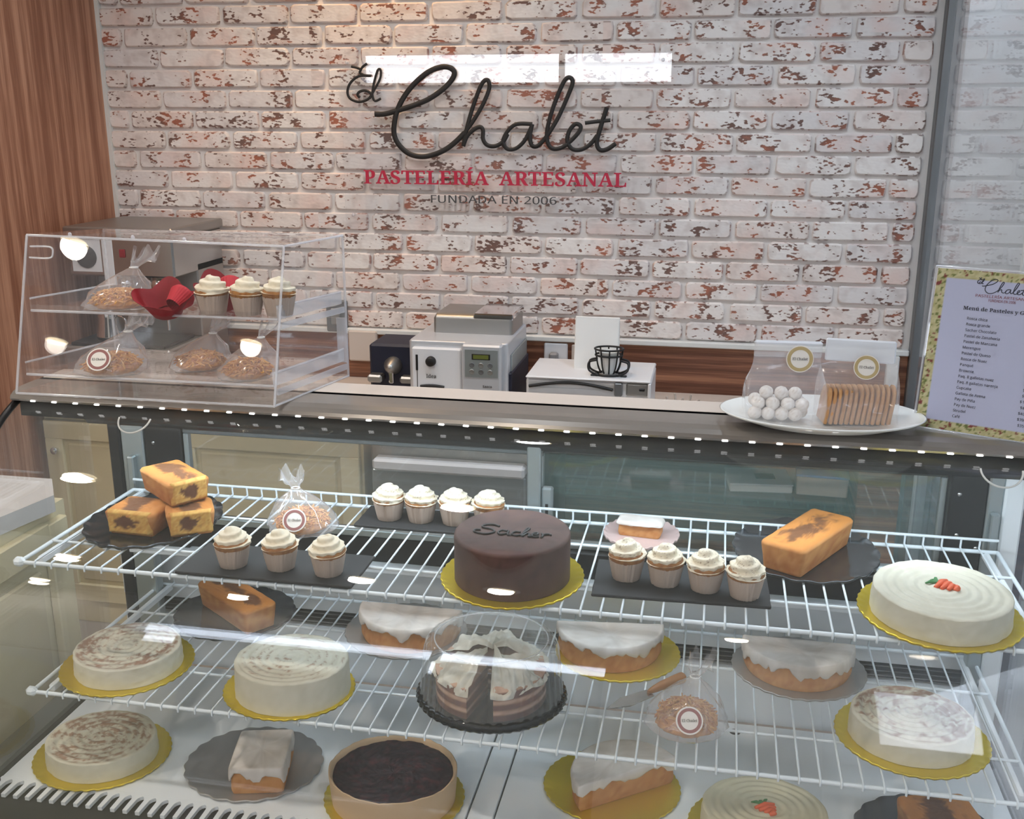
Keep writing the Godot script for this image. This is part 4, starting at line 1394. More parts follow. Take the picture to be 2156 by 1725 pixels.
func slate_tray(label: String, x: float, z: float, hx: float, hz: float, turn: float):
	var m := MB.new()
	block(m, hx, hz, 0.003, [Vector3(0.001, 0, 1), Vector3(0, 0.002, 1), Vector3(0.0005, 0.0048, 1), Vector3(0.002, 0.0056, 1), Vector3(0.002, 0.0056, 0.0)], func(p: Vector3, k: int) -> Vector3: return p + Vector3(0.0012, 0, 0.0012) * fb(p, 45.0, 2), null, 3, 12)
	single("slate_board", m, M.slate, label, "tray", Vector3(x, S1, z), turn)

# ==================================================================== things on top of the case
func plate4(a: Vector3, b: Vector3, c: Vector3, d: Vector3, th: float) -> MB:
	var m := MB.new()
	var n := (b - a).cross(d - a).normalized() * th / 2
	var o := (a + b + c + d) / 4
	m.facec([a + n, b + n, c + n, d + n], o)
	m.facec([a - n, b - n, c - n, d - n], o)
	var p := [a, b, c, d]
	for i in 4:
		var q: Vector3 = p[i]; var r: Vector3 = p[(i + 1) % 4]
		m.facec([q + n, r + n, r - n, q - n], o)
	return m

func rod(a: Vector3, b: Vector3, r: float) -> MB:
	var m := MB.new()
	m.tube([a, b], r, 8)
	return m

func counter_top_things():
	# clear pastry case
	var y0 := TOP + 0.002
	var y1 := 1.513
	var fl := Vector3(-1.335, y0, -1.760)
	var fr := Vector3(-0.80, y0, -1.767)
	var br := Vector3(-0.745, y0, -2.02)
	var bl := Vector3(-1.275, y0, -2.02)
	var tfl := Vector3(-1.338, y1 + 0.006, -1.855)
	var tfr := Vector3(-0.803, y1 - 0.004, -1.860)
	var tbr := Vector3(-0.745, y1, -2.02)
	var tbl := Vector3(-1.275, y1, -2.02)
	var c := thing("clear_pastry_case", "clear acrylic two-tray pastry case standing on the left end of the glass case", "pastry case", Vector3.ZERO)
	part("base_plate", plate4(fl, fr, br, bl, 0.005), M.acrylic, c)
	part("top_plate", plate4(tfl, tfr, tbr, tbl, 0.005), M.acrylic, c)
	part("front_pane", plate4(fl, fr, tfr, tfl, 0.004), M.acrylic, c)
	part("side_pane", plate4(fl, bl, tbl, tfl, 0.004), M.acrylic, c)
	part("side_pane", plate4(fr, br, tbr, tfr, 0.004), M.acrylic, c)
	part("rear_pane", plate4(bl, br, br.lerp(tbr, 0.42), bl.lerp(tbl, 0.42), 0.004), M.acrylic, c)
	for e in [[fl, fr], [fr, br], [tfl, tfr], [tfr, tbr], [tbl, tbr], [fl, tfl], [fr, tfr], [br, tbr], [bl, tbl]]:
		part("polished_edge", rod(e[0], e[1], 0.0026), M.acrylic_edge, c)
	for q in [0.17, 0.42, 0.62]:
		part("hinge_stud", bx(tfl.lerp(tfr, q) + Vector3(0, 0.004, -0.004), Vector3(0.008, 0.009, 0.008), 0.003), M.acrylic_edge, c)
	var h := MB.new()
	h.tube(spline([tfl.lerp(fl, 0.07) + Vector3(0.012, 0, 0.004), tfl.lerp(fl, 0.07) + Vector3(0.055, 0, 0.004), tfl.lerp(fl, 0.11) + Vector3(0.062, 0, 0.004), tfl.lerp(fl, 0.14) + Vector3(0.055, 0, 0.004), tfl.lerp(fl, 0.14) + Vector3(0.012, 0, 0.004)], 4), 0.002, 6)
	part("finger_slot", h, M.acrylic_edge, c)
	for y in [1.375, 1.255]:
		var k: float = (y - y0) / (y1 - y0)
		var a := fl.lerp(tfl, k) + Vector3(0.012, 0, -0.012)
		var b := fr.lerp(tfr, k) + Vector3(-0.008, 0, -0.012)
		var d := br.lerp(tbr, k) + Vector3(-0.008, 0, 0.004)
		var e := bl.lerp(tbl, k) + Vector3(0.012, 0, 0.004)
		for q in [a, b, d, e]: q.y = y
		a.y = y; b.y = y; d.y = y; e.y = y
		var t := part("tray", plate4(a, b, d, e, 0.004), M.acrylic, c)
		var up := Vector3(0, 0.024, 0)
		part("tray_lip", plate4(a, b, b + up * 0.5, a + up * 0.5, 0.003), M.acrylic, t)
		part("tray_side", plate4(a, e, e + up, a + up, 0.003), M.acrylic, t)
		part("tray_side", plate4(b, d, d + up, b + up, 0.004), M.acrylic_edge, t)
		part("tray_edge", rod(a, b, 0.0028), M.acrylic_edge, t)
		part("tray_edge", rod(a + up, e + up, 0.0022), M.acrylic_edge, t)
		part("tray_edge", rod(b + up, d + up, 0.003), M.acrylic_edge, t)
		part("runner", plate4(b + Vector3(0.006, -0.006, 0), d + Vector3(0.006, -0.006, 0), d + Vector3(0.006, -0.018, 0), b + Vector3(0.006, -0.018, 0), 0.004), M.acrylic_edge, t)
	part("rear_handle", plate4(br.lerp(tbr, 0.1), br.lerp(tbr, 0.42), br.lerp(tbr, 0.42) + Vector3(-0.02, 0, 0), br.lerp(tbr, 0.1) + Vector3(-0.02, 0, 0), 0.006), M.acrylic_edge, c)
	# in it
	pastry_bag("tied cellophane bag on the clear case's upper tray", -1.17, 1.377, -1.885, 0.145, 0.105, 0.2, false, Vector2(0.06, -0.01))
	pastry_bag("tied cellophane bag with a round sticker in the clear pastry case", -1.165, 1.257, -1.83, 0.145, 0.11, 0.1, true, Vector2(0.07, 0))
	pastry_bag("tied cellophane bag, middle of the clear case's lower tray", -1.01, 1.257, -1.895, 0.13, 0.095, 0.5, false, Vector2(0.05, 0.01))
	pastry_bag("tied cellophane bag, right end of the clear case's lower tray", -0.885, 1.257, -1.845, 0.125, 0.10, 1.1, false, Vector2(0.05, 0.02))
	red_cup("red paper-wrapped muffin lying at the front of the clear case's upper tray", Vector3(-1.045, 1.377, -1.845), 0.3, 1.0)
	red_cup("dark red paper-wrapped muffin behind the frosted cupcakes in the clear case", Vector3(-0.985, 1.377, -1.945), 1.0, 1.05)
	var cc := make_cupcake(0, "white-swirled cupcake nearest the red paper wraps in the clear pastry case")
	cc.set_meta("group", "cupcakes in the clear pastry case")
	cc.position = Vector3(-0.955, 1.377, -1.858)
	copy(cc, "middle white-swirled cupcake of the three in the clear pastry case", Vector3(-0.882, 1.377, -1.856), 1.3)
	copy(cc, "white-swirled cupcake against the right side of the clear pastry case", Vector3(-0.82, 1.377, -1.863), 2.4)
	# oval plate with two bags
	var pl := thing("oval_plate", "large white oval plate carrying two bags of cookies", "plate", Vector3(0.192, TOP + 0.001, -1.845))
	var pm := MB.new()
	pm.lathe([Vector2(0.0, 0.0), Vector2(0.09, 0.0), Vector2(0.125, 0.006), Vector2(0.172, 0.021), Vector2(0.176, 0.024), Vector2(0.172, 0.025), Vector2(0.125, 0.011), Vector2(0.09, 0.005), Vector2(0, 0.005)], 80, func(a: float, k: int, p: Vector3) -> Vector3: return Vector3(p.x, p.y, p.z * 0.66))
	part("plate_body", pm, M.white_ceramic, pl)
	gift_bag("clear gift bag of white snowball cookies with a round gold-edged sticker", Vector3(0.128, TOP + 0.0075, -1.85), 0.135, 0.072, 0.14, 0.06, true)
	gift_bag("clear gift bag of sliced brown cookies with a white folded top", Vector3(0.250, TOP + 0.0075, -1.855), 0.135, 0.076, 0.142, -0.10, false)
	var ball: Node3D = null
	var i := 0
	for q in [[-0.05, 0], [-0.027, 0], [-0.004, 0], [0.019, 0], [-0.045, 1], [-0.02, 1], [0.006, 1], [0.030, 1], [-0.04, 2], [-0.016, 2], [0.01, 2], [-0.05, 3], [-0.026, 3], [0.0, 3], [0.024, 3], [0.03, 2], [-0.032, 4], [-0.006, 4], [0.018, 4]]:
		var row: int = q[1]
		var at := Vector3(0.128 + q[0], TOP + 0.009 + [0.0, 0.017, 0.0, 0.017, 0.034][row], -1.85 + [0.018, 0.012, -0.006, -0.010, 0.002][row])
		if ball == null:
			var m := MB.new()
			var prof := []
			for k in 11: prof.append(Vector2(0.0122 * sin(PI * k / 10.0), 0.0118 - 0.0118 * cos(PI * k / 10.0)))
			m.lathe(prof, 20, func(a: float, k: int, p: Vector3) -> Vector3: return Vector3(p.x, p.y, p.z) * (1.0 + 0.06 * fb(p, 90.0, 2)), func(a: float, k: int, p: Vector3) -> Color: return lin(238, 234, 230).lerp(lin(206, 192, 180), clampf(fb(p, 160.0, 2) * 1.4, 0, 1)))
			ball = single("snowball_cookie", m, M.frosting, "round white sugar-dusted cookie in the left clear bag on the oval plate", "cookie", at, 0.0, "snowball cookies in the bag")
		else:
			copy(ball, "round white sugar-dusted cookie in the left clear bag on the oval plate", at, i * 0.9)
		i += 1
	var sl: Node3D = null
	for k in 13:
		var at := Vector3(0.194 + 0.0092 * k, TOP + 0.009, -1.847 - 0.0012 * k)
		if sl == null:
			var m := MB.new()
			block(m, 0.0036, 0.027, 0.003, [Vector3(0.001, 0, 1), Vector3(0, 0.002, 1), Vector3(0, 0.050, 1), Vector3(0.0008, 0.060, 0.97), Vector3(0.0016, 0.065, 0.9), Vector3(0.002, 0.066, 0.0)], func(p: Vector3, j: int) -> Vector3: return Vector3(p.x, p.y - 0.010 * pow(absf(p.z) / 0.027, 3.0) * (1.0 if p.y > 0.03 else 0.0), p.z), func(p: Vector3, j: int) -> Color: return lin(178, 124, 78).lerp(lin(206, 166, 118), clampf(0.5 + fb(p, 80.0, 2), 0, 1)), 3, 6)
			sl = single("sliced_cookie", m, M.cake, "thin upright brown cookie slice, first at the left of the row in the bag", "cookie", at, 0.16, "sliced cookies in the bag")
			sl.rotation.z = -0.12
		else:
			var s := copy(sl, "thin upright brown cookie slice in the row in the right clear bag", at, 0.16 - 0.012 * k)
			s.rotation.z = -0.12 + 0.01 * (k % 3)
	menu_stand()

func red_cup(label: String, at: Vector3, turn: float, s: float):
	var t := thing("wrapped_muffin", label, "muffin", at, turn)
	var m := MB.new()
	var mod := func(a: float, k: int, p: Vector3) -> Vector3:
		var q := p.y / 0.06
		var f := 1.0 + 0.16 * cos(a * 4) * q * q + 0.06 * fb(p + Vector3(turn, 0, 0), 40.0, 2)
		return Vector3(p.x * f * 1.08, p.y * 0.72 + 0.008 * cos(a * 4 + 0.6) * q * q, p.z * f) * s
	m.lathe([Vector2(0, 0.0), Vector2(0.026, 0.0), Vector2(0.032, 0.02), Vector2(0.040, 0.04), Vector2(0.050, 0.056), Vector2(0.049, 0.056), Vector2(0.038, 0.04), Vector2(0.030, 0.02), Vector2(0.02, 0.004)], 48, mod)
	var w := part("tulip_wrap", m, M.red_paper, t)
	w.rotation.x = 0.42
	var l := MB.new()
	l.lathe([Vector2(0.02, 0.004), Vector2(0.031, 0.04), Vector2(0.028, 0.05), Vector2(0, 0.054)], 72, func(a: float, k: int, p: Vector3) -> Vector3:
		var f := 1.0 + (0.04 * sin(a * 26) if k < 2 else 0.0)
		return Vector3(p.x * f, p.y, p.z * f) * s)
	var ln := part("liner", l, M.red_liner, w, Vector3(0.014, 0.020, 0.010) * s)
	ln.rotation = Vector3(-1.35, 0, -0.5)
	ln.scale = Vector3.ONE * 0.8

func gift_bag(label: String, at: Vector3, w: float, d: float, h: float, turn: float, left: bool):
	var t := thing("gift_bag", label, "bag", at, turn)
	var m := MB.new()
	var rows := []
	var n := 12
	for k in n + 1:
		var q := float(k) / n
		var hz := lerpf(d / 2, 0.002, smoothstep(0.25, 0.86, q))
		var hx := w / 2 * (1.0 + (0.05 * sin(q * 5.0) if left else 0.04) - 0.10 * smoothstep(0.5, 0.9, q))
		var row := []
		for p in plan(hx, hz, minf(0.006, hz * 0.8), 3, 8):
			row.append(Vector3(p.x, h * 0.86 * q, p.y) + Vector3(0, 0, 0.006 * (1.0 - 0.6 * q)) * fb(Vector3(p.x, h * q, p.y), 30.0, 2))
		rows.append(row)
	m.sheet(rows, true)
	part("film", m, M.film, t)
	var fw := w * 0.86
	part("folded_top", bx(Vector3(0, h * 0.90, 0.004), Vector3(fw, h * (0.19 if left else 0.28), 0.006), 0.0025), M.film_white if not left else M.film, t)
	part("folded_top_edge", bx(Vector3(0, h * 0.985, 0.002), Vector3(fw, h * 0.05, 0.008), 0.003), M.film_white, t)
	var s := MB.new()
	s.xf = Transform3D(Basis(Vector3.RIGHT, PI / 2 - 0.1), Vector3(0.02 if left else 0.012, h * (0.80 if left else 0.72), 0.0155 if not left else 0.013))
	var rr := 0.0235 if left else 0.0215
	s.lathe([Vector2(rr, 0.0), Vector2(rr, 0.0012), Vector2(0, 0.0012)], 32)
	var st := part("round_sticker", s, M.sticker, t)
	var rg := MB.new()
	rg.xf = s.xf
	rg.lathe([Vector2(rr * 0.93, 0.0011), Vector2(rr * 0.93, 0.0017), Vector2(rr * 0.68, 0.0017), Vector2(rr * 0.68, 0.0011)], 32)
	part("sticker_ring", rg, M.gold_ring, st)
	sticker_script(st, s.xf, rr)

func menu_stand():
	var t := thing("menu_stand", "printed cake price list in a clear stand at the right end of the case", "menu", Vector3(0.455, TOP + 0.001, -1.825), -0.40)
	var w := 0.216
	var h := 0.275
	var lean := Node3D.new()
	lean.name = "leaning_sheet"
	t.add_child(lean, true)
	lean.rotation.x = -0.17
	var P := Vector3(0, h / 2 + 0.002, 0)
	part("clear_sleeve", bx(P, Vector3(w + 0.008, h + 0.006, 0.004), 0.001), M.acrylic, lean)
	for e in [[-1, -1, -1, 1], [-1, 1, 1, 1], [1, -1, 1, 1]]:
		part("sleeve_edge", rod(P + Vector3(e[0] * (w / 2 + 0.004), e[1] * (h / 2 + 0.003), 0), P + Vector3(e[2] * (w / 2 + 0.004), e[3] * (h / 2 + 0.003), 0), 0.0018), M.acrylic_edge, lean)
	# the sheet with its flowered border
	var m := MB.new()
	var nx := 90
	var ny := 118
	var rows := []
	var cols := []
	for j in ny + 1:
		var row := []
		var cr := []
		for i in nx + 1:
			var x := -w / 2 + w * i / nx
			var y := h * j / ny
			row.append(Vector3(x, y + 0.002, 0.0026))
			var edge := minf(minf(x + w / 2, w / 2 - x), minf(y, h - y))
			var c := lin(190, 196, 224)
			if edge < 0.015:
				var n := fb(Vector3(x, y, 0.3), 75.0, 2)
				c = lin(176, 170, 122).lerp(lin(206, 202, 162), clampf(0.5 + n, 0, 1))
				var leaf := fb(Vector3(x, y, 5.0), 120.0, 1)
				if leaf > 0.28: c = lin(112, 122, 70)
				var fl := fb(Vector3(x + 1.7, y, 9.0), 62.0, 1)
				if fl > 0.36: c = lin(128, 66, 62)
			cr.append(c)
		rows.append(row); cols.append(cr)
	m.sheet(rows, false, cols)
	part("printed_sheet", m, M.print, lean)
	part("foot", span(Vector3(-w / 2, 0, -0.075), Vector3(w / 2, 0.003, 0.0)), M.acrylic, t)
	var z := 0.0030
	var o := Vector2(-0.75, 1.74)
	var logo := MB.new()
	for s in strokes():
		var pts := []
		for i in range(1, s.size(), 2): pts.append(Vector3((s[i] - o.x) * 0.082 + 0.002, (s[i + 1] - o.y) * 0.082 + 0.252, z))
		logo.tube(spline(pts, 3), 0.0007, 5, false, 0.3)
	part("printed_logo", logo, M.print_ink, lean)
	for q in [["PASTELERÍA ARTESANAL", 0.0034, 0.085, 0.0, 0.236, M.print_rose], ["FUNDADA EN 2006", 0.0024, 0.042, 0.0, 0.2295, M.print_rose]]:
		var p := part("printed_line", text(q[0], q[1], 0.0003), q[5], lean, Vector3(q[3], q[4], z))
		fit(p, q[2])
	var ti := part("printed_title", text("Menú de Pasteles y Galletas", 0.0062, 0.0003, true, true), M.print_ink, lean, Vector3(0.004, 0.2135, z))
	fit(ti, 0.125)
	var items := ["Rosca chica", "Rosca grande", "Sacher Chocolate", "Pastel de Zanahoria", "Pastel de Manzana", "Merengue", "Pastel de Queso", "Rosca de Nuez", "Panqué", "Brownie", "Paq. 8 galletas nuez", "Paq. 8 galletas naranja", "Cupcake", "Galleta de Avena", "Pay de Piña", "Pay de Nuez", "Strudel", "Café"]
	var price := ["$380", "$450", "$480", "$460", "$440", "$420", "$430", "$320", "$90", "$40", "$75", "$75", "$45", "$160", "$85", "$400", "$390", "$35"]
	for i in items.size():
		var y := 0.1965 - 0.0099 * i
		var p := part("printed_line", text(items[i], 0.0042, 0.0003), M.print_ink, lean, Vector3(0, y, z))
		p.position.x = -0.05 + p.mesh.get_aabb().size.x / 2
		var p2 := part("printed_price", text(price[i], 0.0042, 0.0003), M.print_ink, lean, Vector3(0.058, y, z))

# ==================================================================== upper rack
func upper_rack_things():
	var y := S1
	board("plate", "dark scalloped plate holding three pieces of marble cake", -1.10, y, -1.817, 0.128, M.dark_plate, 1.15, 18, 0.03, 0.006)
	loaf_slice("marble cake piece at the front left of the dark plate", -1.102, y + 0.004, -1.775, 0.05, 0.042, 0.052, -0.05, 1.0)
	loaf_slice("marble cake piece at the front right of the plate, chocolate heart showing", -1.005, y + 0.004, -1.79, 0.042, 0.04, 0.052, 0.55, 2.0)
	loaf_slice("largest marble cake piece, lying across the other two on the plate", -1.055, y + 0.060, -1.83, 0.040, 0.065, 0.05, 0.95, 3.0, 0.04)
	pastry_bag("tied cellophane bag on the upper rack behind the three cupcakes", -0.79, y, -1.845, 0.145, 0.115, 0.1, true, Vector2(-0.02, 0.0))
	slate_tray("black slate tray with three cupcakes at the front left of the upper rack", -0.768, -1.662, 0.168, 0.068, 0.0)
	slate_tray("black slate tray with four cupcakes at the back of the upper rack", -0.545, -1.925, 0.148, 0.055, 0.0)
	slate_tray("black slate tray with four cupcakes right of the chocolate cake", -0.035, -1.727, 0.152, 0.075, 0.03)
	var ty := y + 0.006
	var a := make_cupcake(1, "leftmost white-frosted cupcake on the front-left slate tray")
	a.set_meta("group", "cupcakes on the front-left slate")
	a.position = Vector3(-0.842, ty, -1.64)
	copy(a, "middle white-frosted cupcake on the front-left slate tray", Vector3(-0.752, ty, -1.646), 1.2)
	copy(a, "rightmost white-frosted cupcake on the front-left slate tray", Vector3(-0.658, ty, -1.64), 2.9)
	var b := make_cupcake(2, "leftmost speckled cupcake on the back slate tray")
	b.set_meta("group", "cupcakes on the back slate")
	b.position = Vector3(-0.632, ty, -1.918)
	copy(b, "second speckled cupcake from the left on the back slate tray", Vector3(-0.565, ty, -1.918), 1.0)
	copy(b, "third speckled cupcake from the left on the back slate tray", Vector3(-0.494, ty, -1.918), 2.2)
	copy(b, "cupcake half hidden behind the chocolate cake on the back slate tray", Vector3(-0.425, ty, -1.922), 3.6)
	var d := make_cupcake(3, "leftmost cinnamon-flecked cupcake on the right slate tray")
	d.set_meta("group", "cupcakes on the right slate")
	d.position = Vector3(-0.131, ty, -1.725)
	copy(d, "second cinnamon-flecked cupcake from the left on the right slate tray", Vector3(-0.062, ty, -1.715), 1.4)
	copy(d, "third cinnamon-flecked cupcake from the left on the right slate tray", Vector3(0.008, ty, -1.705), 2.5)
	copy(d, "rightmost cinnamon-flecked cupcake on the right slate tray, by the slate's corner", Vector3(0.075, ty, -1.69), 4.0)
	# chocolate cake
	board("cake_board", "gold scalloped board under the chocolate cake", -0.333, y, -1.70, 0.126, M.gold_board, 1.06)
	var ch := thing("chocolate_cake", "tall dark chocolate cake with piped lettering on a gold board", "cake", Vector3(-0.333, y + 0.004, -1.70))
	ch.scale.z = 1.06
	var m := MB.new()
	var prof := []
	var hh := 0.085
	for k in 8: prof.append(Vector2(0.1035, hh * 0.93 * k / 7.0))
	for k in 5: prof.append(Vector2(0.1035 - 0.006 * (1 - cos(PI / 2 * (k + 1) / 5.0)), hh * 0.93 + hh * 0.07 * sin(PI / 2 * (k + 1) / 5.0)))
	for k in 10: prof.append(Vector2(0.0975 * (1.0 - (k + 1) / 10.0), hh))
	m.lathe(prof, 96, func(t: float, k: int, p: Vector3) -> Vector3: return p + Vector3(0, 0.0008 * fb(p, 40.0, 2), 0) if k > 12 else p * (1.0 + 0.004 * fb(p, 30.0, 2)), func(t: float, k: int, p: Vector3) -> Color: return lin(74, 54, 50).lerp(lin(88, 64, 58), clampf(0.5 + fb(p, 25.0, 3), 0, 1)))
	part("chocolate_coating", m, M.chocolate, ch)
	var le := MB.new()
	for s in [
		[-0.018,0.030, -0.03,0.036, -0.045,0.032, -0.047,0.022, -0.03,0.016, -0.022,0.006, -0.034,-0.006, -0.055,-0.002, -0.058,0.008, -0.048,0.010],
		[0.0,0.012, -0.010,0.014, -0.015,0.004, -0.008,-0.004, 0.002,0.004, 0.002,0.013, 0.004,-0.003, 0.010,-0.002],
		[0.024,0.012, 0.014,0.012, 0.010,0.002, 0.018,-0.004, 0.026,0.0],
		[0.026,-0.003, 0.034,0.02, 0.037,0.03, 0.032,0.028, 0.029,-0.004, 0.036,0.008, 0.041,0.006, 0.041,-0.004, 0.046,-0.002],
		[0.047,0.004, 0.056,0.008, 0.053,0.014, 0.046,0.008, 0.049,-0.003, 0.059,-0.001],
		[0.062,0.012, 0.065,0.004, 0.064,-0.004, 0.066,0.008, 0.075,0.012, 0.079,0.008]]:
		var pts := []
		for i in range(0, s.size(), 2): pts.append(Vector3(s[i], hh + 0.0015, -s[i + 1]))
		le.tube(spline(pts, 5), 0.0019, 7)
	part("piped_lettering", le, M.ink_black, ch, Vector3(-0.008, 0, 0.018))
	# small plate with a slice
	board("plate", "small rose-tinted glass plate at the back, right of the chocolate cake", -0.12, y, -1.935, 0.073, M.rose_glass, 1.05, 24, 0.02, 0.006)
	var sl := iced_cake("loaf_slice", "pale loaf slice on the small rose-tinted plate", box_outline(0.042, 0.02), -0.122, y + 0.004, -1.938, 0.026, -0.12, 0.004, 4.0)
	# marble loaf on a dark plate
	board("plate", "large dark scalloped plate under the whole marble loaf on the upper rack", 0.192, y, -1.922, 0.132, M.dark_plate, 1.14, 18, 0.03, 0.004)
	marble_loaf("marble_loaf", "whole golden marble loaf on the upper rack, at the right", 0.192, y + 0.004, -1.892, 0.040, 0.104, 0.058, -0.52, 5.0)
	# carrot cake
	board("cake_board", "gold scalloped board under the carrot cake on the upper rack", 0.392, y, -1.695, 0.128, M.gold_board, 1.06)
	var cc := round_cake("white frosted carrot cake on the upper rack, far right", 0.392, y + 0.004, -1.692, 0.109, 0.045, 1.06, white_plain, 0.0012, 2.0)
	carrot_mark(cc, Vector3(0.0, 0.044, -0.012), 0.9, 1.0)

# ==================================================================== lower rack
func lower_rack_things():
	var y := S2
	board("plate", "dark scalloped plate under the marble loaf on the lower rack", -1.007, y, -1.95, 0.128, M.dark_plate, 0.97, 18, 0.03, 0.004)
	marble_loaf("marble_loaf", "golden marble loaf on the lower rack, below the three cupcakes", -0.997, y + 0.004, -1.942, 0.036, 0.102, 0.06, 0.955, 8.0)
	board("cake_board", "gold board under the cinnamon cake at the left end of the lower rack", -1.12, y, -1.702, 0.127, M.gold_board, 0.98)
	round_cake("white cake dusted with cinnamon at the left end of the lower rack", -1.115, y + 0.004, -1.70, 0.103, 0.042, 0.97, cinnamon(0.0, 2.0, 0.01, -0.005, 0.15), 0.0012, 4.0)
	board("cake_board", "gold board under the tall white cake left of the clear dome", -0.765, y, -1.677, 0.124, M.gold_board, 0.9)
	round_cake("tall white cake with faint swirls on the lower rack, left of the dome", -0.757, y + 0.004, -1.677, 0.109, 0.066, 0.9, cinnamon(-0.28, 6.0, 0.0, 0.0, 0.6), 0.0014, 6.0)
	# half cakes at the back
	board("cake_board", "silver board under the iced half cake behind the dome", -0.612, y, -1.945, 0.128, M.silver_board, 0.95, 30)
	iced_cake("half_cake", "iced half cake on a silver board, left of the dome at the back", half_outline(0.108), -0.600, y + 0.004, -1.95, 0.052, 0.0, 0.026, 1.0)
	board("cake_board", "gold board under the iced half cake right of the dome", -0.16, y, -1.94, 0.125, M.gold_board, 0.95)
	iced_cake("half_cake", "iced half cake on a gold board, right of the dome", half_outline(0.107), -0.178, y + 0.004, -1.955, 0.052, 0.12, 0.024, 5.0)
	board("cake_board", "silver board under the iced half cake at the back right", 0.20, y, -1.945, 0.128, M.silver_board, 0.95, 30)
	iced_cake("half_cake", "iced half cake on a silver board at the back right of the lower rack", half_outline(0.106), 0.197, y + 0.004, -1.955, 0.052, 0.0, 0.03, 9.0)
	dome_cake(Vector3(-0.378, y, -1.726))
	pastry_bag("tied cellophane bag on the lower rack, right of the dome", -0.012, y, -1.70, 0.15, 0.135, 0.1, true, Vector2(0.02, 0.0))
	board("cake_board", "gold board under the brown-streaked cake at the right of the lower rack", 0.381, y, -1.739, 0.129, M.gold_board, 0.97)
	round_cake("white cake streaked with cinnamon at the right end of the lower rack", 0.378, y + 0.004, -1.737, 0.104, 0.046, 0.92, cinnamon(0.05, 12.0, -0.02, 0.02, 0.1), 0.0026, 8.0)
	# cake server
	var k := thing("cake_server", "cake server with a brown wooden handle between dome and bag", "server", Vector3(-0.083, y, -1.79), 0.76)
	var bl := MB.new()
	bl.xf = Transform3D(Basis(Vector3(1, 0, 0), Vector3(0, 0, 1), Vector3(0, -1, 0)), Vector3.ZERO)
	bl.prism(PackedVector2Array([Vector2(-0.105, 0.0), Vector2(-0.06, -0.016), Vector2(0.0, -0.012), Vector2(0.0, 0.012), Vector2(-0.06, 0.016)]), -0.006, -0.004)
	part("blade", bl, M.steel, k)
	var hd := MB.new()
	hd.tube(spline([Vector3(-0.005, 0.008, 0), Vector3(0.03, 0.012, 0), Vector3(0.07, 0.013, 0), Vector3(0.085, 0.012, 0)], 4), [0.004, 0.0055, 0.007, 0.008, 0.009, 0.0095, 0.010, 0.0105, 0.011, 0.0115, 0.011, 0.009, 0.005], 10)
	part("handle", hd, M.wood_handle, k)

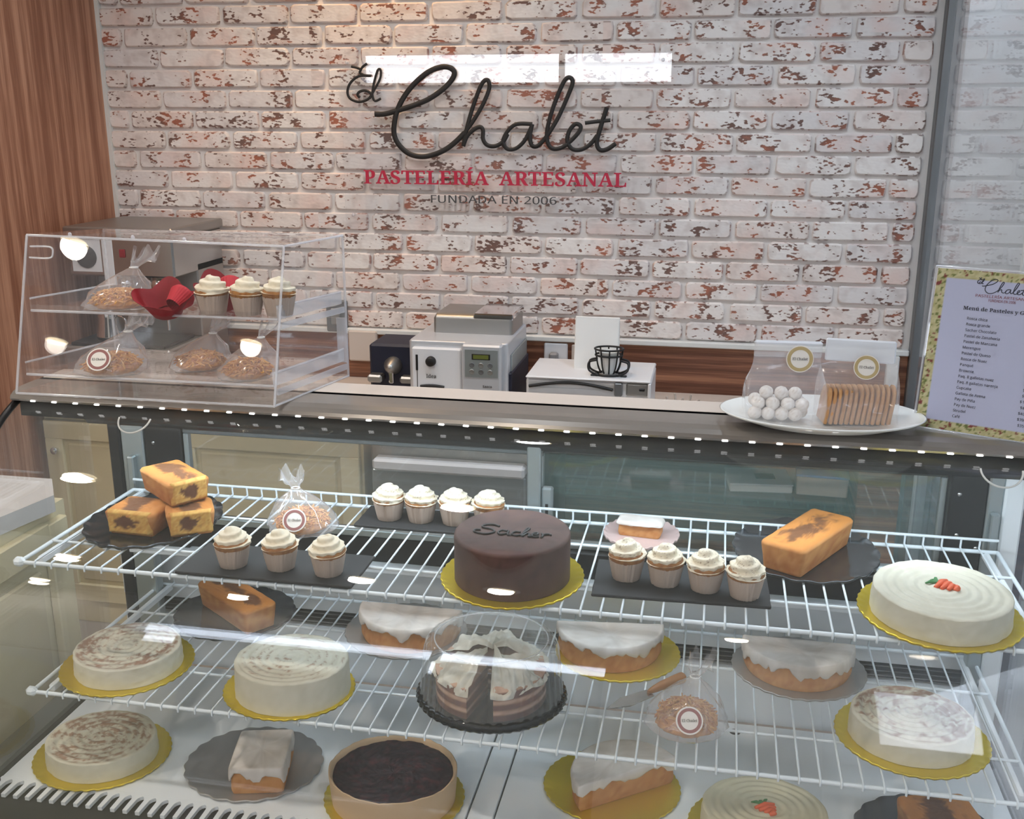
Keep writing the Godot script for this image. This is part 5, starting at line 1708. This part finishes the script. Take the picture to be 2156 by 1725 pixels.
func dome_cake(at: Vector3):
	var b := thing("domed_cake_box", "clear ribbed plastic dome on a black base holding meringue cake", "cake box", at)
	b.scale.z = 0.92
	var bm := MB.new()
	var rib := func(a: float, k: int, p: Vector3) -> Vector3:
		var f := 1.0 + (0.012 * sin(a * 48) if k > 0 and k < 5 else 0.0)
		return Vector3(p.x * f, p.y, p.z * f)
	bm.lathe([Vector2(0.12, 0.0), Vector2(0.138, 0.002), Vector2(0.143, 0.008), Vector2(0.141, 0.016), Vector2(0.134, 0.022), Vector2(0.128, 0.012), Vector2(0.0, 0.008)], 144, rib)
	part("black_base", bm, M.black_gloss, b)
	var dm := MB.new()
	var prof := [Vector2(0.136, 0.018), Vector2(0.134, 0.03), Vector2(0.131, 0.06), Vector2(0.128, 0.095)]
	for k in 7: prof.append(Vector2(0.104 + 0.024 * cos(PI / 2 * (k + 1) / 7.0), 0.095 + 0.035 * sin(PI / 2 * (k + 1) / 7.0)))
	prof.append(Vector2(0.10, 0.128))
	prof.append(Vector2(0.0, 0.128))
	dm.lathe(prof, 144, func(a: float, k: int, p: Vector3) -> Vector3:
		var f := 1.0 + (0.009 * sin(a * 36) if k < 9 else 0.0)
		return Vector3(p.x * f, p.y, p.z * f))
	part("clear_dome", dm, M.dome_plastic, b)
	var rr := []
	for k in 60: rr.append(Vector3(cos(TAU * k / 60) * 0.1065, 0.126, sin(TAU * k / 60) * 0.1065))
	var rm := MB.new()
	rm.tube(rr, 0.0016, 6, true)
	part("dome_rim", rm, M.acrylic_edge, b)
	# cake inside: pieces with brown layers under billowing meringue
	var c := thing("meringue_cake", "layered brown cake piled with white meringue inside the clear dome", "cake", at + Vector3(0, 0.010, 0))
	for q in [[PI * 1.02, PI * 1.44], [PI * 1.56, PI * 2.02], [PI * 0.06, PI * 0.94]]:
		var m := MB.new()
		var mid: float = (q[0] + q[1]) / 2
		var off := Vector3(cos(mid), 0, -sin(mid)) * 0.008
		var layer := func(a: float, k: int, p: Vector3) -> Color:
			var s := fposmod(p.y / 0.022, 1.0)
			return lin(112, 72, 62).lerp(lin(214, 176, 152), smoothstep(0.62, 0.7, s) * smoothstep(1.0, 0.92, s)).lerp(lin(150, 96, 70), clampf(fb(p, 40.0, 2), 0, 0.5))
		var pr := []
		for k in 16: pr.append(Vector2(0.098, 0.062 * k / 15.0))
		pr.append(Vector2(0.0, 0.062))
		m.lathe(pr, 16, null, layer, q[0], q[1], off)
		for e in [q[0], q[1]]:
			var rows := []
			var cols := []
			for k in 12:
				var row := []
				var cr := []
				for i in 6:
					var p := Vector3(cos(e) * 0.098 * i / 5.0, 0.062 * k / 11.0, -sin(e) * 0.098 * i / 5.0)
					row.append(p + off)
					cr.append(layer.call(e, k, p))
				if e == q[0]: row.reverse(); cr.reverse()
				rows.append(row); cols.append(cr)
			m.sheet(rows, false, cols)
		part("cake_piece", m, M.cake, c)
		var mr := MB.new()
		var mp := []
		for k in 13: mp.append(Vector2(0.101 * cos(PI / 2 * k / 12.0), 0.058 + 0.040 * sin(PI / 2 * k / 12.0)))
		mr.lathe(mp, 40, func(a: float, k: int, p: Vector3) -> Vector3: return p * (1.0 + 0.16 * fb(p + Vector3(mid, 0, 0), 22.0, 3)) + Vector3(0, -0.012 * absf(sin((a - mid) * 3.0)), 0), func(a: float, k: int, p: Vector3) -> Color: return lin(236, 234, 222).lerp(lin(206, 200, 184), clampf(0.4 + fb(p, 30.0, 3), 0, 1)), q[0] - 0.05, q[1] + 0.05, off)
		part("meringue", mr, M.frosting, c)

# ==================================================================== deck
func deck_things():
	var y := DK
	board("cake_board", "gold board under the brown-dusted cake at the left of the deck", -1.205, y, -1.709, 0.137, M.gold_board, 0.92)
	round_cake("white cake with an even brown dusting on the deck, far left", -1.203, y + 0.004, -1.706, 0.112, 0.042, 0.9, cinnamon(0.16, 22.0, 0.0, 0.0, 0.35), 0.0012, 10.0)
	board("plate", "grey scalloped plate under the iced slice on the deck", -0.88, y, -1.736, 0.137, M.silver_board, 0.9, 22, 0.035, 0.004)
	iced_cake("iced_slice", "thick slice of loaf draped in white icing on a grey plate", box_outline(0.052, 0.066), -0.846, y + 0.004, -1.706, 0.054, 0.24, 0.030, 13.0)
	board("cake_board", "gold board under the dark berry cheesecake", -0.566, y, -1.69, 0.135, M.gold_board, 0.92)
	var ch := thing("berry_cheesecake", "round cheesecake with dark berry topping in a tan paper collar", "cake", Vector3(-0.567, y + 0.004, -1.69))
	ch.scale.z = 0.9
	var co := MB.new()
	co.lathe([Vector2(0.121, 0.0), Vector2(0.1235, 0.03), Vector2(0.1255, 0.062), Vector2(0.123, 0.0635), Vector2(0.119, 0.058), Vector2(0.117, 0.05)], 96, func(a: float, k: int, p: Vector3) -> Vector3: return p + Vector3(0, 0.0035 * fb(Vector3(cos(a), 0, sin(a)), 3.0, 2) if k > 1 and k < 4 else 0.0, 0))
	part("paper_collar", co, M.collar, ch)
	var tp := MB.new()
	var pr := [Vector2(0.1185, 0.049)]
	for k in 34: pr.append(Vector2(0.117 * (1.0 - k / 33.0), 0.053))
	tp.lathe(pr, 120, func(a: float, k: int, p: Vector3) -> Vector3:
		var u := p.x * cos(0.4) + p.z * sin(0.4)
		return p + Vector3(0, 0.0016 * fb(Vector3(u * 3.0, 0.0, p.z * 0.6), 50.0, 2) + 0.003 * fb(p, 22.0, 2), 0), func(a: float, k: int, p: Vector3) -> Color: return lin(38, 20, 26).lerp(lin(84, 40, 44), clampf(fb(p + Vector3(3, 0, 0), 42.0, 3) * 1.2, 0, 1)))
	part("berry_topping", tp, M.berry, ch)
	board("cake_board", "gold board under the half cake cut straight, on the deck", -0.152, y, -1.804, 0.133, M.gold_board, 0.9)
	iced_cake("half_cake", "iced half cake with its straight cut facing right, on the deck", half_outline(0.108), -0.118, y + 0.004, -1.772, 0.054, 3.785, 0.022, 17.0)
	board("cake_board", "gold board under the carrot cake on the deck", 0.136, y, -1.725, 0.134, M.gold_board, 0.9)
	var cc := round_cake("pale carrot cake with green-leaved carrot, on the deck", 0.138, y + 0.004, -1.725, 0.114, 0.05, 0.85, func(a, q, top, p): return white_plain(a, q, top, p).lerp(lin(206, 198, 160), 0.5), 0.0012, 14.0)
	carrot_mark(cc, Vector3(0.0, 0.049, 0.0), 0.5, 1.05)
	board("plate", "dark scalloped plate under the marble cake piece at the right of the deck", 0.44, y, -1.76, 0.133, M.dark_plate, 0.92, 18, 0.03, 0.004)
	loaf_slice("marble cake piece on a dark plate at the right end of the deck", 0.458, y + 0.004, -1.765, 0.062, 0.055, 0.056, 0.25, 6.0)
